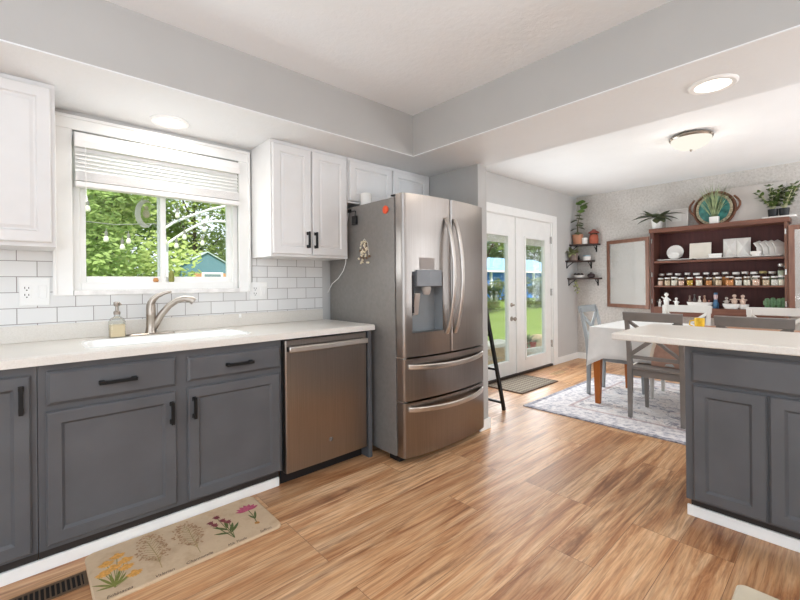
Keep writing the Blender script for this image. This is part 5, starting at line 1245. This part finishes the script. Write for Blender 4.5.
# patio bits by the doors
pw = solo('planter_wall', box(4.55, 5.75, 3.62, 3.9, -.32, .20), paint('tan_stone_block', (190, 170, 140), .9, .1, 14, .2), 'low tan stone planter wall outside the left patio door', 'planter', (5.1, 3.76, -.32), bevel=.01)
part(pw, 'cap_stone', box(4.52, 5.78, 3.59, 3.93, .201, .25), paint('pale_cap_stone', (224, 220, 208), .9))
t_ = thing('potted_flower', 'red flower pot with green plant outside the right patio door', 'plant', (6.42, 3.75, -.32))
m_ = MB(); m_.lathe([(.09, -.32), (.13, .12), (.14, .12), (.14, .17), (.12, .17), (.11, .1)], (6.42, 3.75, 0), 18); part(t_, 'pot', m_, paint('red_plastic_pot', (196, 74, 62), .5), 0, True)
g = MB(); q = random.Random(71)
for k in range(50): leaf3(g, (6.42 + q.uniform(-.06, .06), 3.75 + q.uniform(-.06, .06), .13), q.uniform(0, 2 * PI), q.uniform(.2, 1.4), q.uniform(.12, .24), .06, .6)
part(t_, 'leaves', g, M['leaf'], 0, True)
m_ = MB(); m_.ball((7.25, 4.02, -.05), .27, 14, 9, 1.1, .9, .9); solo('garden_boulder', m_, paint('pale_sandstone', (214, 190, 152), .9, .08, 8, .3), 'pale rounded boulder beside the red flower pot outside', 'boulder', (7.25, 4.02, -.32), smooth=True)
struct('garden_kerb', MB().prism([(5.9 + .25 * i, 3.52 - .0 * i - .12 * math.sin(PI * i / 12)) for i in range(13)] + [(8.9 - .25 * i, 3.44 - .12 * math.sin(PI * (12 - i) / 12)) for i in range(13)], -.32, .12), paint('pale_kerb', (222, 218, 206), .9))
# string lights and arched pipes outside the kitchen window
pipe = paint('white_pipe', (224, 226, 222), .5)
t_ = thing('arched_trellis', 'white arched pipe trellis outside the right window pane', 'trellis', (1.0, 4.6, -.32))
m_ = MB(); n = 14; m_.tube([(1.03, 4.6, -.32), (1.03, 4.6, 1.55), (1.035, 4.6, 1.62)] + [(1.035 + .585 * (i / n), 4.6, 1.62 + .27 * math.sin(PI / 2 * min(1, i / n * 1.15))) for i in range(1, n + 1)] + [(1.75, 4.6, 1.86)], .013, 8); part(t_, 'lower_arch', m_, pipe, 0, True)
m_ = MB(); m_.tube([(1.0, 4.62, 1.6), (1.0, 4.62, 1.76), (1.1, 4.62, 1.84), (1.25, 4.62, 1.92), (1.445, 4.62, 2.01), (1.7, 4.62, 2.1)], .013, 8); part(t_, 'upper_arch', m_, pipe, 0, True)
t_ = thing('string_lights', 'string of clear bulbs hanging outside the kitchen window', 'string lights', (.8, 4.55, 1.55))
wire = MB(); wire.tube([(-.3, 4.56, 1.80), (.385, 4.56, 1.775), (.6, 4.56, 1.765), (.884, 4.56, 1.80), (1.0, 4.56, 1.8), (1.14, 4.56, 1.88), (1.45, 4.56, 1.95), (1.9, 4.56, 1.99)], .004, 6)
part(t_, 'wire', wire, paint('grey_wire', (130, 132, 124), .6))
for x, z in ((.526, 1.622), (.698, 1.614), (.649, 1.555), (.393, 1.884), (1.115, 1.899), (1.178, 1.685), (1.004, 1.623), (1.368, 1.776), (1.103, 1.592), (1.349, 1.633)):
    bu = part(t_, 'bulb', MB().lathe([(.005, -.026), (.017, -.02), (.023, -.004), (.019, .014), (.012, .03)], (x, 4.545, z), 10), M['bulb_core'], 0, True)
    part(bu, 'socket', MB().lathe([(.013, .03), (.013, .07), (.004, .075), (.003, .10)], (x, 4.545, z), 8), paint('grey_socket', (120, 120, 112), .6))
t_ = thing('moon_ornament', 'white crescent moon ornament hanging outside the left window pane', 'ornament', (.585, 3.3, 1.6))
n = 16; o_ = [(.606 + .062 * math.cos(a_), 1.70 + .098 * math.sin(a_)) for a_ in [math.radians(70 + 220 * i / n) for i in range(n + 1)]]
i_ = [(.626 + .05 * math.cos(a_), 1.703 + .080 * math.sin(a_)) for a_ in [math.radians(70 + 220 * i / n) for i in range(n + 1)]]
m_ = MB(); m_.rings([[(u, 3.294, v), (u2, 3.294, v2), (u2, 3.306, v2), (u, 3.306, v)] for (u, v), (u2, v2) in zip(o_, i_)]); part(t_, 'crescent', m_, M['canvas'])
m_ = MB(); m_.ball((.612, 3.3, 1.70), .022, 10, 8, 1, 1, 1.3); m_.ball((.612, 3.3, 1.742), .014, 10, 8); part(t_, 'small_figure', m_, paint('beige_figure', (196, 184, 160), .7), 0, True)
m_ = MB(); m_.tube([(.57, 3.3, 1.755), (.61, 3.3, 1.86), (.612, 3.3, 2.3)], .002, 5); part(t_, 'cord', m_, M['canvas'])
